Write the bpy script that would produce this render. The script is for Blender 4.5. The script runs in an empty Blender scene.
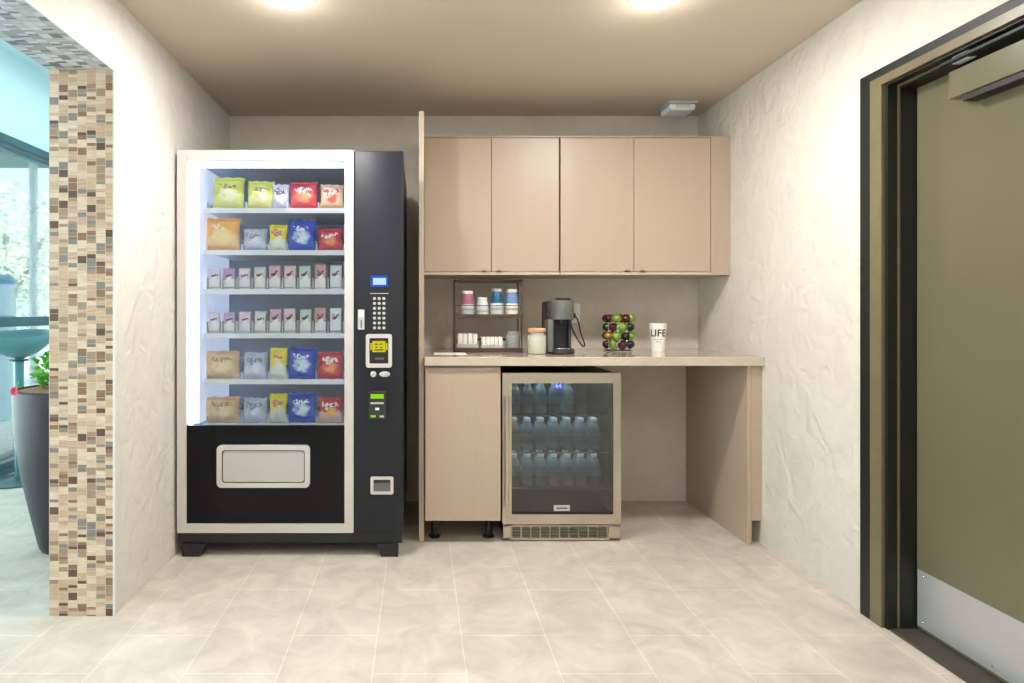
import bpy, bmesh, math, random
from mathutils import Vector, Matrix
random.seed(7)
PI = math.pi
COL = bpy.context.scene.collection
F = 641.0; CZ = 1.12; VX = 419.5; VY = 312.0      # focal length in pixels, eye height, vanishing point

def PX(x, Y): return (x - VX) * Y / F
def PZ(y, Y): return CZ - (y - VY) * Y / F

# ------------------------------------------------------------------ materials
def lin(c):
    r = []
    for v in c:
        v /= 255.0
        r.append(v / 12.92 if v <= 0.04045 else ((v + 0.055) / 1.055) ** 2.4)
    return (r[0], r[1], r[2], 1.0)

def newmat(name):
    m = bpy.data.materials.new(name); m.use_nodes = True
    nt = m.node_tree
    return m, nt, nt.nodes['Principled BSDF']

def N(nt, t, **k):
    n = nt.nodes.new(t)
    for a, v in k.items(): setattr(n, a, v)
    return n

def M_(nt, op, a, b=None, c=None):
    n = nt.nodes.new('ShaderNodeMath'); n.operation = op
    for i, v in enumerate((a, b, c)):
        if v is None: continue
        if hasattr(v, 'is_linked'): nt.links.new(v, n.inputs[i])
        else: n.inputs[i].default_value = v
    return n.outputs[0]

def mat(name, col, rough=0.5, metal=0.0, var=0.06, vscale=8.0, bump=0.0, bscale=60.0, stretch=(1, 1, 1),
        emit=None, estr=0.0, spec=0.5, coat=0.0):
    m, nt, b = newmat(name)
    L = nt.links
    tc = N(nt, 'ShaderNodeTexCoord'); mp = N(nt, 'ShaderNodeMapping')
    mp.inputs['Scale'].default_value = stretch
    L.new(tc.outputs['Object'], mp.inputs[0])
    nz = N(nt, 'ShaderNodeTexNoise'); nz.inputs['Scale'].default_value = vscale; nz.inputs['Detail'].default_value = 5
    L.new(mp.outputs[0], nz.inputs['Vector'])
    mx = N(nt, 'ShaderNodeMix', data_type='RGBA')
    c = lin(col)
    mx.inputs[6].default_value = tuple(max(0, v * (1 - var)) for v in c[:3]) + (1,)
    mx.inputs[7].default_value = tuple(min(1, v * (1 + var)) for v in c[:3]) + (1,)
    L.new(nz.outputs[0], mx.inputs[0]); L.new(mx.outputs[2], b.inputs['Base Color'])
    b.inputs['Roughness'].default_value = rough; b.inputs['Metallic'].default_value = metal
    b.inputs['Specular IOR Level'].default_value = spec
    b.inputs['Coat Weight'].default_value = coat
    if bump:
        n2 = N(nt, 'ShaderNodeTexNoise'); n2.inputs['Scale'].default_value = bscale; n2.inputs['Detail'].default_value = 6
        L.new(mp.outputs[0], n2.inputs['Vector'])
        bp = N(nt, 'ShaderNodeBump'); bp.inputs['Strength'].default_value = bump; bp.inputs['Distance'].default_value = 0.01
        L.new(n2.outputs[0], bp.inputs['Height']); L.new(bp.outputs[0], b.inputs['Normal'])
    if emit:
        b.inputs['Emission Color'].default_value = lin(emit); b.inputs['Emission Strength'].default_value = estr
    return m

def plaster(name, col, s=1.0):
    m, nt, b = newmat(name); L = nt.links
    tc = N(nt, 'ShaderNodeTexCoord')
    a = N(nt, 'ShaderNodeTexNoise'); a.inputs['Scale'].default_value = 7.5; a.inputs['Detail'].default_value = 9; a.inputs['Distortion'].default_value = 1.0
    L.new(tc.outputs['Object'], a.inputs['Vector'])
    v = N(nt, 'ShaderNodeTexVoronoi'); v.feature = 'SMOOTH_F1'; v.inputs['Scale'].default_value = 9
    wv = N(nt, 'ShaderNodeVectorMath', operation='ADD'); L.new(tc.outputs['Object'], wv.inputs[0])
    n3 = N(nt, 'ShaderNodeTexNoise'); n3.inputs['Scale'].default_value = 4; L.new(tc.outputs['Object'], n3.inputs['Vector'])
    L.new(n3.outputs[1], wv.inputs[1]); L.new(wv.outputs[0], v.inputs['Vector'])
    h = M_(nt, 'ADD', a.outputs[0], M_(nt, 'MULTIPLY', v.outputs[0], 0.6))
    bp = N(nt, 'ShaderNodeBump'); bp.inputs['Strength'].default_value = 0.33 * s; bp.inputs['Distance'].default_value = 0.03
    L.new(h, bp.inputs['Height']); L.new(bp.outputs[0], b.inputs['Normal'])
    c = lin(col)
    cr = N(nt, 'ShaderNodeValToRGB')
    cr.color_ramp.elements[0].position = 0.35; cr.color_ramp.elements[0].color = tuple(x * 0.94 for x in c[:3]) + (1,)
    cr.color_ramp.elements[1].position = 0.62; cr.color_ramp.elements[1].color = c
    L.new(a.outputs[0], cr.inputs[0]); L.new(cr.outputs[0], b.inputs['Base Color'])
    b.inputs['Roughness'].default_value = 0.8
    return m

def floor_mat():
    m, nt, b = newmat('beige_stone_tiles'); L = nt.links
    tc = N(nt, 'ShaderNodeTexCoord'); sp = N(nt, 'ShaderNodeSeparateXYZ'); L.new(tc.outputs['Object'], sp.inputs[0])
    cb = N(nt, 'ShaderNodeCombineXYZ')
    L.new(M_(nt, 'ADD', sp.outputs[1], 6 * 0.6 - 1.986), cb.inputs[0]); L.new(M_(nt, 'ADD', sp.outputs[0], -0.145 + 0.291 * 60), cb.inputs[1])
    br = N(nt, 'ShaderNodeTexBrick'); br.offset = 0.61; br.offset_frequency = 2; br.squash = 1
    br.inputs['Scale'].default_value = 1; br.inputs['Brick Width'].default_value = 0.6; br.inputs['Row Height'].default_value = 0.291
    br.inputs['Mortar Size'].default_value = 0.0022; br.inputs['Mortar Smooth'].default_value = 0.3; br.inputs['Bias'].default_value = 0
    br.inputs['Color1'].default_value = lin((206, 196, 182)); br.inputs['Color2'].default_value = lin((198, 188, 174))
    br.inputs['Mortar'].default_value = lin((220, 211, 198))
    L.new(cb.outputs[0], br.inputs['Vector'])
    a = N(nt, 'ShaderNodeTexNoise'); a.inputs['Scale'].default_value = 6; a.inputs['Detail'].default_value = 10; a.inputs['Roughness'].default_value = 0.65; a.inputs['Distortion'].default_value = 0.7
    L.new(tc.outputs['Object'], a.inputs['Vector'])
    cr = N(nt, 'ShaderNodeValToRGB'); cr.color_ramp.elements[0].position = 0.32; cr.color_ramp.elements[0].color = (0.76, 0.755, 0.75, 1)
    cr.color_ramp.elements[1].position = 0.66; cr.color_ramp.elements[1].color = (1.12, 1.12, 1.12, 1)
    L.new(a.outputs[0], cr.inputs[0])
    mx = N(nt, 'ShaderNodeMix', data_type='RGBA'); mx.blend_type = 'MULTIPLY'; mx.inputs[0].default_value = 0.85
    L.new(br.outputs[0], mx.inputs[6]); L.new(cr.outputs[0], mx.inputs[7]); L.new(mx.outputs[2], b.inputs['Base Color'])
    b.inputs['Roughness'].default_value = 0.42
    bp = N(nt, 'ShaderNodeBump'); bp.inputs['Strength'].default_value = 0.25; bp.inputs['Distance'].default_value = 0.003
    inv = M_(nt, 'SUBTRACT', 1.0, br.outputs[1]); L.new(M_(nt, 'ADD', inv, M_(nt, 'MULTIPLY', a.outputs[0], 0.6)), bp.inputs['Height'])
    L.new(bp.outputs[0], b.inputs['Normal'])
    return m

def mosaic_mat(name, ua, va, cool=False):
    m, nt, b = newmat(name); L = nt.links
    tc = N(nt, 'ShaderNodeTexCoord'); sp = N(nt, 'ShaderNodeSeparateXYZ'); L.new(tc.outputs['Object'], sp.inputs[0])
    u = M_(nt, 'DIVIDE', M_(nt, 'ADD', sp.outputs[ua], 1.366 + .0344 * 40 - .0012), 0.0344); v = M_(nt, 'DIVIDE', M_(nt, 'ADD', sp.outputs[va], 10.0), 0.0285)
    col = M_(nt, 'FLOOR', u)
    w1 = N(nt, 'ShaderNodeTexWhiteNoise', noise_dimensions='1D'); L.new(col, w1.inputs['W'])
    v2 = M_(nt, 'ADD', v, M_(nt, 'MULTIPLY', w1.outputs[0], 7.3)); row = M_(nt, 'FLOOR', v2)
    c2 = N(nt, 'ShaderNodeCombineXYZ'); L.new(col, c2.inputs[0]); L.new(row, c2.inputs[1])
    w2 = N(nt, 'ShaderNodeTexWhiteNoise', noise_dimensions='2D'); L.new(c2.outputs[0], w2.inputs['Vector'])
    split = M_(nt, 'LESS_THAN', w2.outputs[0], 0.60)
    fv = M_(nt, 'FRACT', v2)
    sub = M_(nt, 'MULTIPLY', split, M_(nt, 'ADD', 1.0, M_(nt, 'GREATER_THAN', fv, 0.62)))
    c3 = N(nt, 'ShaderNodeCombineXYZ'); L.new(col, c3.inputs[0]); L.new(row, c3.inputs[1]); L.new(sub, c3.inputs[2])
    w3 = N(nt, 'ShaderNodeTexWhiteNoise', noise_dimensions='3D'); L.new(c3.outputs[0], w3.inputs['Vector'])
    cr = N(nt, 'ShaderNodeValToRGB'); r = cr.color_ramp; r.interpolation = 'CONSTANT'
    stops = [(0, (228, 208, 186)), (.18, (208, 180, 150)), (.36, (204, 172, 150)), (.50, (220, 198, 174)), (.60, (166, 144, 122)),
             (.73, (146, 112, 86)), (.83, (104, 80, 68)), (.90, (140, 134, 128))]
    if cool:
        stops = [(0, (206, 210, 214)), (.3, (178, 184, 188)), (.5, (192, 190, 194)), (.65, (150, 152, 156)), (.8, (116, 124, 130)), (.9, (94, 102, 108))]  # cool lobby reflection put into the soffit tile colours
    r.elements[0].color = lin(stops[0][1]); r.elements[1].position = stops[1][0]; r.elements[1].color = lin(stops[1][1])
    for p, c in stops[2:]:
        e = r.elements.new(p); e.color = lin(c)
    L.new(w3.outputs[0], cr.inputs[0])
    # fine streaks along each tile
    mp = N(nt, 'ShaderNodeMapping'); sc = [20, 20, 20]; sc[va] = 420; mp.inputs['Scale'].default_value = sc
    L.new(tc.outputs['Object'], mp.inputs[0])
    nz = N(nt, 'ShaderNodeTexNoise'); nz.inputs['Scale'].default_value = 1; nz.inputs['Detail'].default_value = 1; L.new(mp.outputs[0], nz.inputs['Vector'])
    st = N(nt, 'ShaderNodeMix', data_type='RGBA'); st.blend_type = 'MULTIPLY'; st.inputs[0].default_value = 0.55
    sr = N(nt, 'ShaderNodeValToRGB'); sr.color_ramp.elements[0].position = .35; sr.color_ramp.elements[0].color = (.62, .6, .58, 1); sr.color_ramp.elements[1].position = .6
    L.new(nz.outputs[0], sr.inputs[0]); L.new(cr.outputs[0], st.inputs[6]); L.new(sr.outputs[0], st.inputs[7])
    fu = M_(nt, 'FRACT', u)
    g = M_(nt, 'MAXIMUM', M_(nt, 'LESS_THAN', fu, 0.06), M_(nt, 'LESS_THAN', fv, 0.05))
    mx = N(nt, 'ShaderNodeMix', data_type='RGBA'); L.new(g, mx.inputs[0]); L.new(st.outputs[2], mx.inputs[6]); mx.inputs[7].default_value = lin((205, 190, 170) if not cool else (150, 150, 150))
    L.new(mx.outputs[2], b.inputs['Base Color'])
    b.inputs['Roughness'].default_value = 0.3
    return m

def glass_mat(name, tint=(1, 1, 1), gloss=0.07, rough=0.02):
    m = bpy.data.materials.new(name); m.use_nodes = True; nt = m.node_tree; nt.nodes.clear(); L = nt.links
    o = N(nt, 'ShaderNodeOutputMaterial'); t = N(nt, 'ShaderNodeBsdfTransparent'); t.inputs[0].default_value = tint + (1,)
    g = N(nt, 'ShaderNodeBsdfGlossy'); g.inputs['Roughness'].default_value = rough
    fr = N(nt, 'ShaderNodeFresnel'); fr.inputs[0].default_value = 1.45
    f2 = M_(nt, 'MULTIPLY', fr.outputs[0], gloss / 0.04)
    f3 = M_(nt, 'MINIMUM', f2, 0.9)
    mx = N(nt, 'ShaderNodeMixShader'); L.new(f3, mx.inputs[0]); L.new(t.outputs[0], mx.inputs[1]); L.new(g.outputs[0], mx.inputs[2])
    L.new(mx.outputs[0], o.inputs[0]); return m

def plastic_clear(name, tint=(0.85, 0.93, 0.95), body=(228, 242, 244), k=0.42):
    m = bpy.data.materials.new(name); m.use_nodes = True; nt = m.node_tree; L = nt.links
    b = nt.nodes['Principled BSDF']; o = [n for n in nt.nodes if n.type == 'OUTPUT_MATERIAL'][0]
    b.inputs['Base Color'].default_value = lin(body); b.inputs['Roughness'].default_value = 0.08; b.inputs['Specular IOR Level'].default_value = 0.8
    t = N(nt, 'ShaderNodeBsdfTransparent'); t.inputs[0].default_value = tint + (1,)
    mx = N(nt, 'ShaderNodeMixShader'); mx.inputs[0].default_value = k
    L.new(t.outputs[0], mx.inputs[1]); L.new(b.outputs[0], mx.inputs[2]); L.new(mx.outputs[0], o.inputs[0]); return m

def emis(name, col, s):
    m = bpy.data.materials.new(name); m.use_nodes = True; nt = m.node_tree; nt.nodes.clear()
    o = N(nt, 'ShaderNodeOutputMaterial'); e = N(nt, 'ShaderNodeEmission'); e.inputs[0].default_value = lin(col); e.inputs[1].default_value = s
    nt.links.new(e.outputs[0], o.inputs[0]); return m

def bag_mat(name, top, mid, low, mark, markc2=None):
    """printed foil: top colour, low colour, a blob of artwork in the middle and mottled marks"""
    m, nt, b = newmat(name); L = nt.links
    tc = N(nt, 'ShaderNodeTexCoord'); sp = N(nt, 'ShaderNodeSeparateXYZ')
    nz = N(nt, 'ShaderNodeTexNoise'); nz.inputs['Scale'].default_value = 22; nz.inputs['Detail'].default_value = 3
    L.new(tc.outputs['Object'], nz.inputs['Vector'])
    ad = N(nt, 'ShaderNodeVectorMath', operation='MULTIPLY_ADD'); L.new(nz.outputs[1], ad.inputs[0]); ad.inputs[1].default_value = (.55, .55, .55); ad.inputs[2].default_value = (-.275, -.275, -.275)
    a2 = N(nt, 'ShaderNodeVectorMath', operation='ADD'); L.new(tc.outputs['Generated'], a2.inputs[0]); L.new(ad.outputs[0], a2.inputs[1])
    L.new(a2.outputs[0], sp.inputs[0])
    r1 = M_(nt, 'GREATER_THAN', sp.outputs[2], 0.45)
    mx = N(nt, 'ShaderNodeMix', data_type='RGBA'); L.new(r1, mx.inputs[0]); mx.inputs[6].default_value = lin(low); mx.inputs[7].default_value = lin(top)
    dx = M_(nt, 'SUBTRACT', sp.outputs[0], 0.5); dz = M_(nt, 'SUBTRACT', sp.outputs[2], 0.42)
    d = M_(nt, 'ADD', M_(nt, 'MULTIPLY', dx, dx), M_(nt, 'MULTIPLY', M_(nt, 'MULTIPLY', dz, dz), 1.4))
    m2 = N(nt, 'ShaderNodeMix', data_type='RGBA'); L.new(M_(nt, 'MULTIPLY', M_(nt, 'SUBTRACT', 1.0, M_(nt, 'MINIMUM', M_(nt, 'DIVIDE', d, 0.085), 1.0)), 1.35), m2.inputs[0]); L.new(mx.outputs[2], m2.inputs[6]); m2.inputs[7].default_value = lin(mid)
    # wordmark-like band, too small to read
    dz2 = M_(nt, 'ABSOLUTE', M_(nt, 'SUBTRACT', sp.outputs[2], 0.68)); dx2 = M_(nt, 'ABSOLUTE', dx)
    band = M_(nt, 'MULTIPLY', M_(nt, 'LESS_THAN', dz2, 0.07), M_(nt, 'LESS_THAN', dx2, 0.30))
    n4 = N(nt, 'ShaderNodeTexNoise'); n4.inputs['Scale'].default_value = 90; n4.inputs['Detail'].default_value = 0; L.new(tc.outputs['Object'], n4.inputs['Vector'])
    band = M_(nt, 'MULTIPLY', band, M_(nt, 'GREATER_THAN', n4.outputs[0], 0.45))
    m3 = N(nt, 'ShaderNodeMix', data_type='RGBA'); L.new(band, m3.inputs[0]); L.new(m2.outputs[2], m3.inputs[6]); m3.inputs[7].default_value = lin(mark)
    L.new(m3.outputs[2], b.inputs['Base Color']); b.inputs['Roughness'].default_value = 0.28; b.inputs['Specular IOR Level'].default_value = 0.6
    return m

MT = {}
MT['wall_r'] = plaster('cream_trowelled_plaster', (208, 199, 187))
MT['wall_l'] = plaster('white_trowelled_plaster', (217, 212, 204))
MT['wall_b'] = plaster('greige_wall_covering', (212, 203, 190), 0.5)
MT['ceil'] = mat('taupe_ceiling_paint', (200, 185, 166), 0.75, var=0.02, vscale=2)
MT['floor'] = floor_mat()
MT['mos'] = mosaic_mat('mosaic_tile_jamb', 0, 2)
MT['mos2'] = mosaic_mat('mosaic_soffit_reflected_tint', 0, 1, cool=True)
MT['trimw'] = mat('white_edge_profile', (225, 225, 222), 0.4)
MT['cab'] = mat('taupe_laminate', (176, 156, 136), 0.38, var=0.04, vscale=3, stretch=(14, 14, 0.6))
MT['cabe'] = mat('pale_taupe_edge_band', (190, 173, 153), 0.4)
MT['ctr'] = mat('polished_beige_stone', (190, 176, 156), 0.12, var=0.10, vscale=40, coat=0.4)
MT['blk'] = mat('black_plastic', (22, 22, 24), 0.45, var=0.1)
MT['navy'] = mat('black_powder_coated_metal', (33, 34, 41), 0.42, spec=.3, var=0.08, bump=0.03, bscale=250)
MT['dkpanel'] = mat('glossy_black_panel', (9, 10, 15), 0.16, var=0.25, vscale=4, stretch=(5, 5, 0.8), spec=.22)
MT['silver'] = mat('satin_silver_frame', (206, 200, 195), 0.42, 0.25, var=0.03)
MT['steel'] = mat('brushed_stainless_steel', (196, 184, 168), 0.32, 0.9, var=0.08, vscale=6, stretch=(1, 1, 60))
MT['steelh'] = mat('brushed_kick_plate_metal', (190, 190, 190), 0.35, 0.55, var=0.07, vscale=6, stretch=(1, 1, 40))
MT['grey'] = mat('light_grey_plastic', (186, 184, 180), 0.45)
MT['liner'] = mat('pale_grey_liner', (178, 186, 204), 0.5)
MT['white'] = mat('white_enamel', (240, 243, 246), 0.35)
MT['glass'] = glass_mat('clear_glass', (0.97, 0.99, 1.0), 0.05, 0.0)
MT['winglass'] = glass_mat('window_glass', (0.93, 1.0, 1.0), 0.05, 0.0)
MT['tint'] = glass_mat('smoked_glass', (0.52, 0.55, 0.57), 0.10, 0.06)
MT['bottle'] = plastic_clear('clear_water_bottle')
MT['jar'] = plastic_clear('clear_jar', (0.95, 0.97, 0.97), (215, 220, 220), 0.35)
MT['olive'] = mat('olive_painted_steel', (100, 94, 71), 0.28, var=0.06, vscale=5, bump=0.02, bscale=90)
MT['olive2'] = mat('olive_brown_frame_paint', (108, 98, 72), 0.35, var=0.25, vscale=14)
MT['frblk'] = mat('frame_black', (17, 17, 13), 0.5, var=0.3, vscale=20, bump=0.1, bscale=60)
MT['thresh'] = mat('dark_brown_threshold', (66, 58, 50), 0.6, var=0.35, vscale=25)
MT['teal'] = mat('dark_teal_grey_aluminium', (62, 92, 100), 0.4, var=0.08)
MT['tealp'] = mat('teal_grey_moulded_shell', (84, 134, 140), 0.4, var=0.08)
MT['lobw'] = mat('pale_lobby_paint', (206, 224, 228), 0.7, var=0.02)
MT['plant'] = mat('charcoal_planter', (44, 40, 45), 0.5, var=0.08, bump=0.03, bscale=200)
MT['soil'] = mat('brown_soil', (150, 108, 80), 0.9, var=0.3, vscale=40, bump=0.4)
MT['leaf'] = mat('fresh_green_leaf', (110, 178, 60), 0.45, var=0.35, vscale=14)
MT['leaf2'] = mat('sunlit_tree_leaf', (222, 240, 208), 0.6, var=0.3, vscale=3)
MT['bark'] = mat('grey_bark', (150, 140, 125), 0.9, var=0.2, bump=0.4)
MT['pink'] = mat('crimson_petal', (206, 50, 84), 0.5, var=0.2)
MT['ground'] = mat('pale_concrete', (225, 228, 226), 0.9, var=0.05)
MT['blue'] = mat('blue_plastic', (60, 130, 175), 0.4)
MT['pblue'] = mat('pale_blue_panel', (200, 222, 236), 0.5)
MT['wood'] = mat('dark_walnut_wood', (78, 56, 42), 0.5, var=0.25, vscale=12, stretch=(1, 1, 6))
MT['paper'] = mat('white_paper', (244, 238, 228), 0.75, var=0.04)
MT['ink'] = mat('black_ink', (40, 42, 48), 0.6)
MT['kgrey'] = mat('slate_grey_plastic', (98, 98, 92), 0.35, var=0.06)
MT['kdark'] = mat('dark_grey_plastic', (44, 44, 44), 0.4)
MT['brass'] = mat('antique_brass', (120, 96, 66), 0.35, 0.8)
MT['chrome'] = mat('polished_chrome', (225, 225, 225), 0.12, 0.95)
MT['grille'] = mat('dark_grille_slots', (92, 84, 72), 0.6)
MT['led'] = emis('cool_white_light', (222, 232, 255), 9.0)
MT['ledtop'] = emis('cool_white_light_bar', (225, 234, 255), 5.0)
MT['down'] = emis('warm_white_lens', (255, 248, 238), 30.0)
MT['lcd'] = emis('pale_blue_screen', (180, 212, 250), 1.3)
MT['lcdb'] = emis('blue_screen_border', (60, 110, 220), 0.8)
MT['yel'] = emis('yellow_screen', (226, 214, 30), 0.9)
MT['grn'] = emis('green_screen', (150, 220, 40), 1.0)
MT['bled'] = emis('blue_digits', (60, 70, 255), 9.0)
MT['fled'] = emis('fridge_light', (190, 225, 235), 20)

# ------------------------------------------------------------------ mesh builder
ORG = {}
class MB:
    def __init__(s): s.bm = bmesh.new()
    def box(s, x0, x1, y0, y1, z0, z1, bev=0.0, seg=2):
        t = bmesh.new()
        v = [t.verts.new((x, y, z)) for x in (x0, x1) for y in (y0, y1) for z in (z0, z1)]
        for f in ((0, 1, 3, 2), (4, 6, 7, 5), (0, 4, 5, 1), (2, 3, 7, 6), (0, 2, 6, 4), (1, 5, 7, 3)): t.faces.new([v[i] for i in f])
        if bev > 0: bmesh.ops.bevel(t, geom=list(t.edges), offset=bev, segments=seg, affect='EDGES', profile=0.5)
        bmesh.ops.recalc_face_normals(t, faces=t.faces)
        s.merge(t); return s
    def merge(s, t):
        me = bpy.data.meshes.new('t'); t.to_mesh(me); t.free(); s.bm.from_mesh(me); bpy.data.meshes.remove(me)
    def lathe(s, prof, c=(0, 0, 0), n=24, close=True, M=None):
        t = bmesh.new(); rings = []
        for r, z in prof:
            if r < 1e-6: rings.append([t.verts.new((0, 0, z))])
            else: rings.append([t.verts.new((r * math.cos(2 * PI * i / n), r * math.sin(2 * PI * i / n), z)) for i in range(n)])
        for a, b in zip(rings, rings[1:]):
            for i in range(n):
                j = (i + 1) % n
                if len(a) == 1 and len(b) == 1: continue
                if len(a) == 1: t.faces.new((a[0], b[i], b[j]))
                elif len(b) == 1: t.faces.new((a[i], a[j], b[0]))
                else: t.faces.new((a[i], a[j], b[j], b[i]))
        if close:
            if len(rings[0]) > 1: t.faces.new(rings[0])
            if len(rings[-1]) > 1: t.faces.new(rings[-1])
        bmesh.ops.recalc_face_normals(t, faces=t.faces)
        if M: t.transform(M)
        t.transform(Matrix.Translation(c)); s.merge(t); return s
    def cyl(s, p0, p1, r, n=14, r2=None):
        p0 = Vector(p0); p1 = Vector(p1); d = p1 - p0
        q = d.to_track_quat('Z', 'Y').to_matrix().to_4x4()
        r2 = r if r2 is None else r2
        return s.lathe([(r, 0), (r2, d.length)], p0, n, True, q)
    def tube(s, pts, r, n=8):
        pts = [Vector(p) for p in pts]; t = bmesh.new(); rings = []
        up = Vector((0, 0, 1))
        for i, p in enumerate(pts):
            d = (pts[min(i + 1, len(pts) - 1)] - pts[max(i - 1, 0)]).normalized()
            a = d.cross(up)
            if a.length < 0.05: a = d.cross(Vector((1, 0, 0)))
            a.normalize(); b = d.cross(a).normalized()
            rings.append([t.verts.new(p + (a * math.cos(2 * PI * k / n) + b * math.sin(2 * PI * k / n)) * r) for k in range(n)])
        for a, b in zip(rings, rings[1:]):
            for k in range(n): t.faces.new((a[k], a[(k + 1) % n], b[(k + 1) % n], b[k]))
        t.faces.new(rings[0]); t.faces.new(rings[-1]); bmesh.ops.recalc_face_normals(t, faces=t.faces)
        s.merge(t); return s
    def rrect(s, x0, x1, z0, z1, r, y0, y1, inner=None, n=6):
        """rounded rectangle plate facing -Y; inner = (x0,x1,z0,z1,r) hole"""
        def loop(a, b, c, d, r):
            out = []
            for (cx, cz, st) in ((b - r, d - r, 0), (a + r, d - r, 90), (a + r, c + r, 180), (b - r, c + r, 270)):
                for k in range(n + 1):
                    an = math.radians(st + 90 * k / n); out.append((cx + r * math.cos(an), cz + r * math.sin(an)))
            return out
        t = bmesh.new(); o = loop(x0, x1, z0, z1, r)
        f = [t.verts.new((x, y0, z)) for x, z in o]; bk = [t.verts.new((x, y1, z)) for x, z in o]; L = len(o)
        for i in range(L): t.faces.new((f[i], f[(i + 1) % L], bk[(i + 1) % L], bk[i]))
        if inner:
            q = loop(*inner); g = [t.verts.new((x, y0, z)) for x, z in q]; h = [t.verts.new((x, y1, z)) for x, z in q]
            for i in range(L):
                j = (i + 1) % L
                t.faces.new((f[i], g[i], g[j], f[j])); t.faces.new((bk[i], bk[j], h[j], h[i])); t.faces.new((g[i], h[i], h[j], g[j]))
        else: t.faces.new(f); t.faces.new(bk)
        bmesh.ops.recalc_face_normals(t, faces=t.faces); s.merge(t); return s
    def xf(s, m): s.bm.transform(m); return s
    def build(s, name, m, parent=None, origin=None, smooth=False):
        if parent is not None: o_ = ORG[parent]
        else: o_ = Vector(origin) if origin is not None else Vector((0, 0, 0))
        s.bm.transform(Matrix.Translation(-o_))
        me = bpy.data.meshes.new(name); s.bm.to_mesh(me); s.bm.free()
        me.materials.append(MT[m] if isinstance(m, str) else m)
        if smooth:
            for p in me.polygons: p.use_smooth = True
            try: me.set_sharp_from_angle(angle=math.radians(38))
            except Exception: pass
        ob = bpy.data.objects.new(name, me); COL.objects.link(ob)
        if parent is not None: ob.parent = parent
        else: ob.location = o_
        ORG[ob] = o_.copy(); return ob

def tag(o, label=None, cat=None, group=None, kind=None):
    if label: o['label'] = label
    if cat: o['category'] = cat
    if group: o['group'] = group
    if kind: o['kind'] = kind
    return o
def thing(name, loc, label, cat, group=None):
    o = bpy.data.objects.new(name, None); COL.objects.link(o); o.location = loc; o.empty_display_size = 0.05
    ORG[o] = Vector(loc); return tag(o, label, cat, group)
def dup(root, loc, rot=(0, 0, 0), label=None, group=None, scale=None):
    def cp(o, par):
        c = o.copy(); COL.objects.link(c); ORG[c] = Vector((0, 0, 0))
        if par is not None: c.parent = par
        for ch in [k for k in list(ORG) if k.parent == o]: cp(ch, c)
        return c
    r = cp(root, None); r.location = loc; r.rotation_euler = rot
    if scale: r.scale = scale
    return tag(r, label, None, group)
def struct(o, label, cat): return tag(o, label, cat, None, 'structure')

def text_mesh(txt, size, depth=0.0008):
    cu = bpy.data.curves.new('t', 'FONT'); cu.body = txt; cu.size = size; cu.extrude = depth; cu.offset = size * .02; cu.align_x = 'CENTER'; cu.align_y = 'CENTER'
    ob = bpy.data.objects.new('t', cu); COL.objects.link(ob)
    dg = bpy.context.evaluated_depsgraph_get(); dg.update()
    me = bpy.data.meshes.new_from_object(ob.evaluated_get(dg)); bpy.data.objects.remove(ob); bpy.data.curves.remove(cu)
    bm = bmesh.new(); bm.from_mesh(me); bpy.data.meshes.remove(me)
    mb = MB(); mb.bm.free(); mb.bm = bm; return mb
UPR = Matrix.Rotation(PI / 2, 4, 'X')          # text from XY plane to face -Y

# ------------------------------------------------------------------ room shell
XL, XR, YB, ZC = -1.125, 1.651, 3.80, 2.282
XO = -1.366; YP = 2.368; ZS = 2.018            # outer face of left wall, jamb of opening, soffit
LG = -2.90                                      # lobby glazing
ZL = 2.95                                       # lobby ceiling
struct(MB().box(-2.98, 1.95, -1.6, 7.0, -0.10, 0.0).build('floor', 'floor'), 'pale beige stone tile floor running through room and lobby', 'floor')
struct(MB().box(XO + .002, 1.95, -1.6, 3.95, ZC, ZC + 0.12).build('ceiling', 'ceil'), 'taupe painted ceiling with two round downlights', 'ceiling')
struct(MB().box(XL, XR, YB, YB + 0.15, 0.0, ZC).build('wall_back', 'wall_b'), 'greige wall behind the cabinets and vending machine', 'wall')
struct(MB().box(XO, XL, YP, YB + 0.15, 0.0, ZC).box(XO, XL, -1.6, YP, ZS, ZC).build('wall_left', 'wall_l'),
       'white textured plaster wall left of the vending machine, with an opening to the lobby', 'wall')
DY0, DY1, DZ = 1.28, 2.285, 1.925
struct(MB().box(XR, 1.86, DY1, YB + 0.15, 0, ZC).box(XR, 1.86, -1.6, DY0, 0, ZC).box(XR, 1.86, DY0, DY1, DZ, ZC).build('wall_right', 'wall_r'),
       'cream textured plaster wall around the olive door', 'wall')
struct(MB().box(XO + .001, XL - .0005, YP - .006, YP, 0, ZS - .006).build('trim_1', 'mos'), 'brown and cream mosaic tile strip facing the end of the left wall', 'tile trim')
struct(MB().box(XO + .001, XL - .0005, -1.6, YP, ZS - .006, ZS).build('trim_2', 'mos2'), 'mosaic tile soffit over the opening to the lobby, reflected grey tint painted in', 'tile trim')
struct(MB().box(XL - .004, XL + .003, YP - .009, YP - .0005, 0, ZS - .006).box(XL - .004, XL + .003, -1.6, YP - .0005, ZS - .009, ZS - .0005).build('trim_3', 'trimw'),
       'thin white metal edge strip beside the mosaic tiles', 'edge trim')
struct(MB().box(LG, 1.86, -1.7, -1.6, 0, ZL).build('wall_front', 'wall_l'), 'cream wall behind the photographer', 'wall')
struct(MB().box(LG, XO, 5.9, 6.0, 0, ZL).build('wall_lobby', 'lobw'), 'pale lobby wall at the far end of the lobby', 'wall')
struct(MB().box(LG - .1, XO, -1.6, 6.0, ZL, ZL + .1).build('ceiling', 'lobw'), 'pale lobby ceiling beyond the mosaic opening', 'ceiling')
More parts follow.
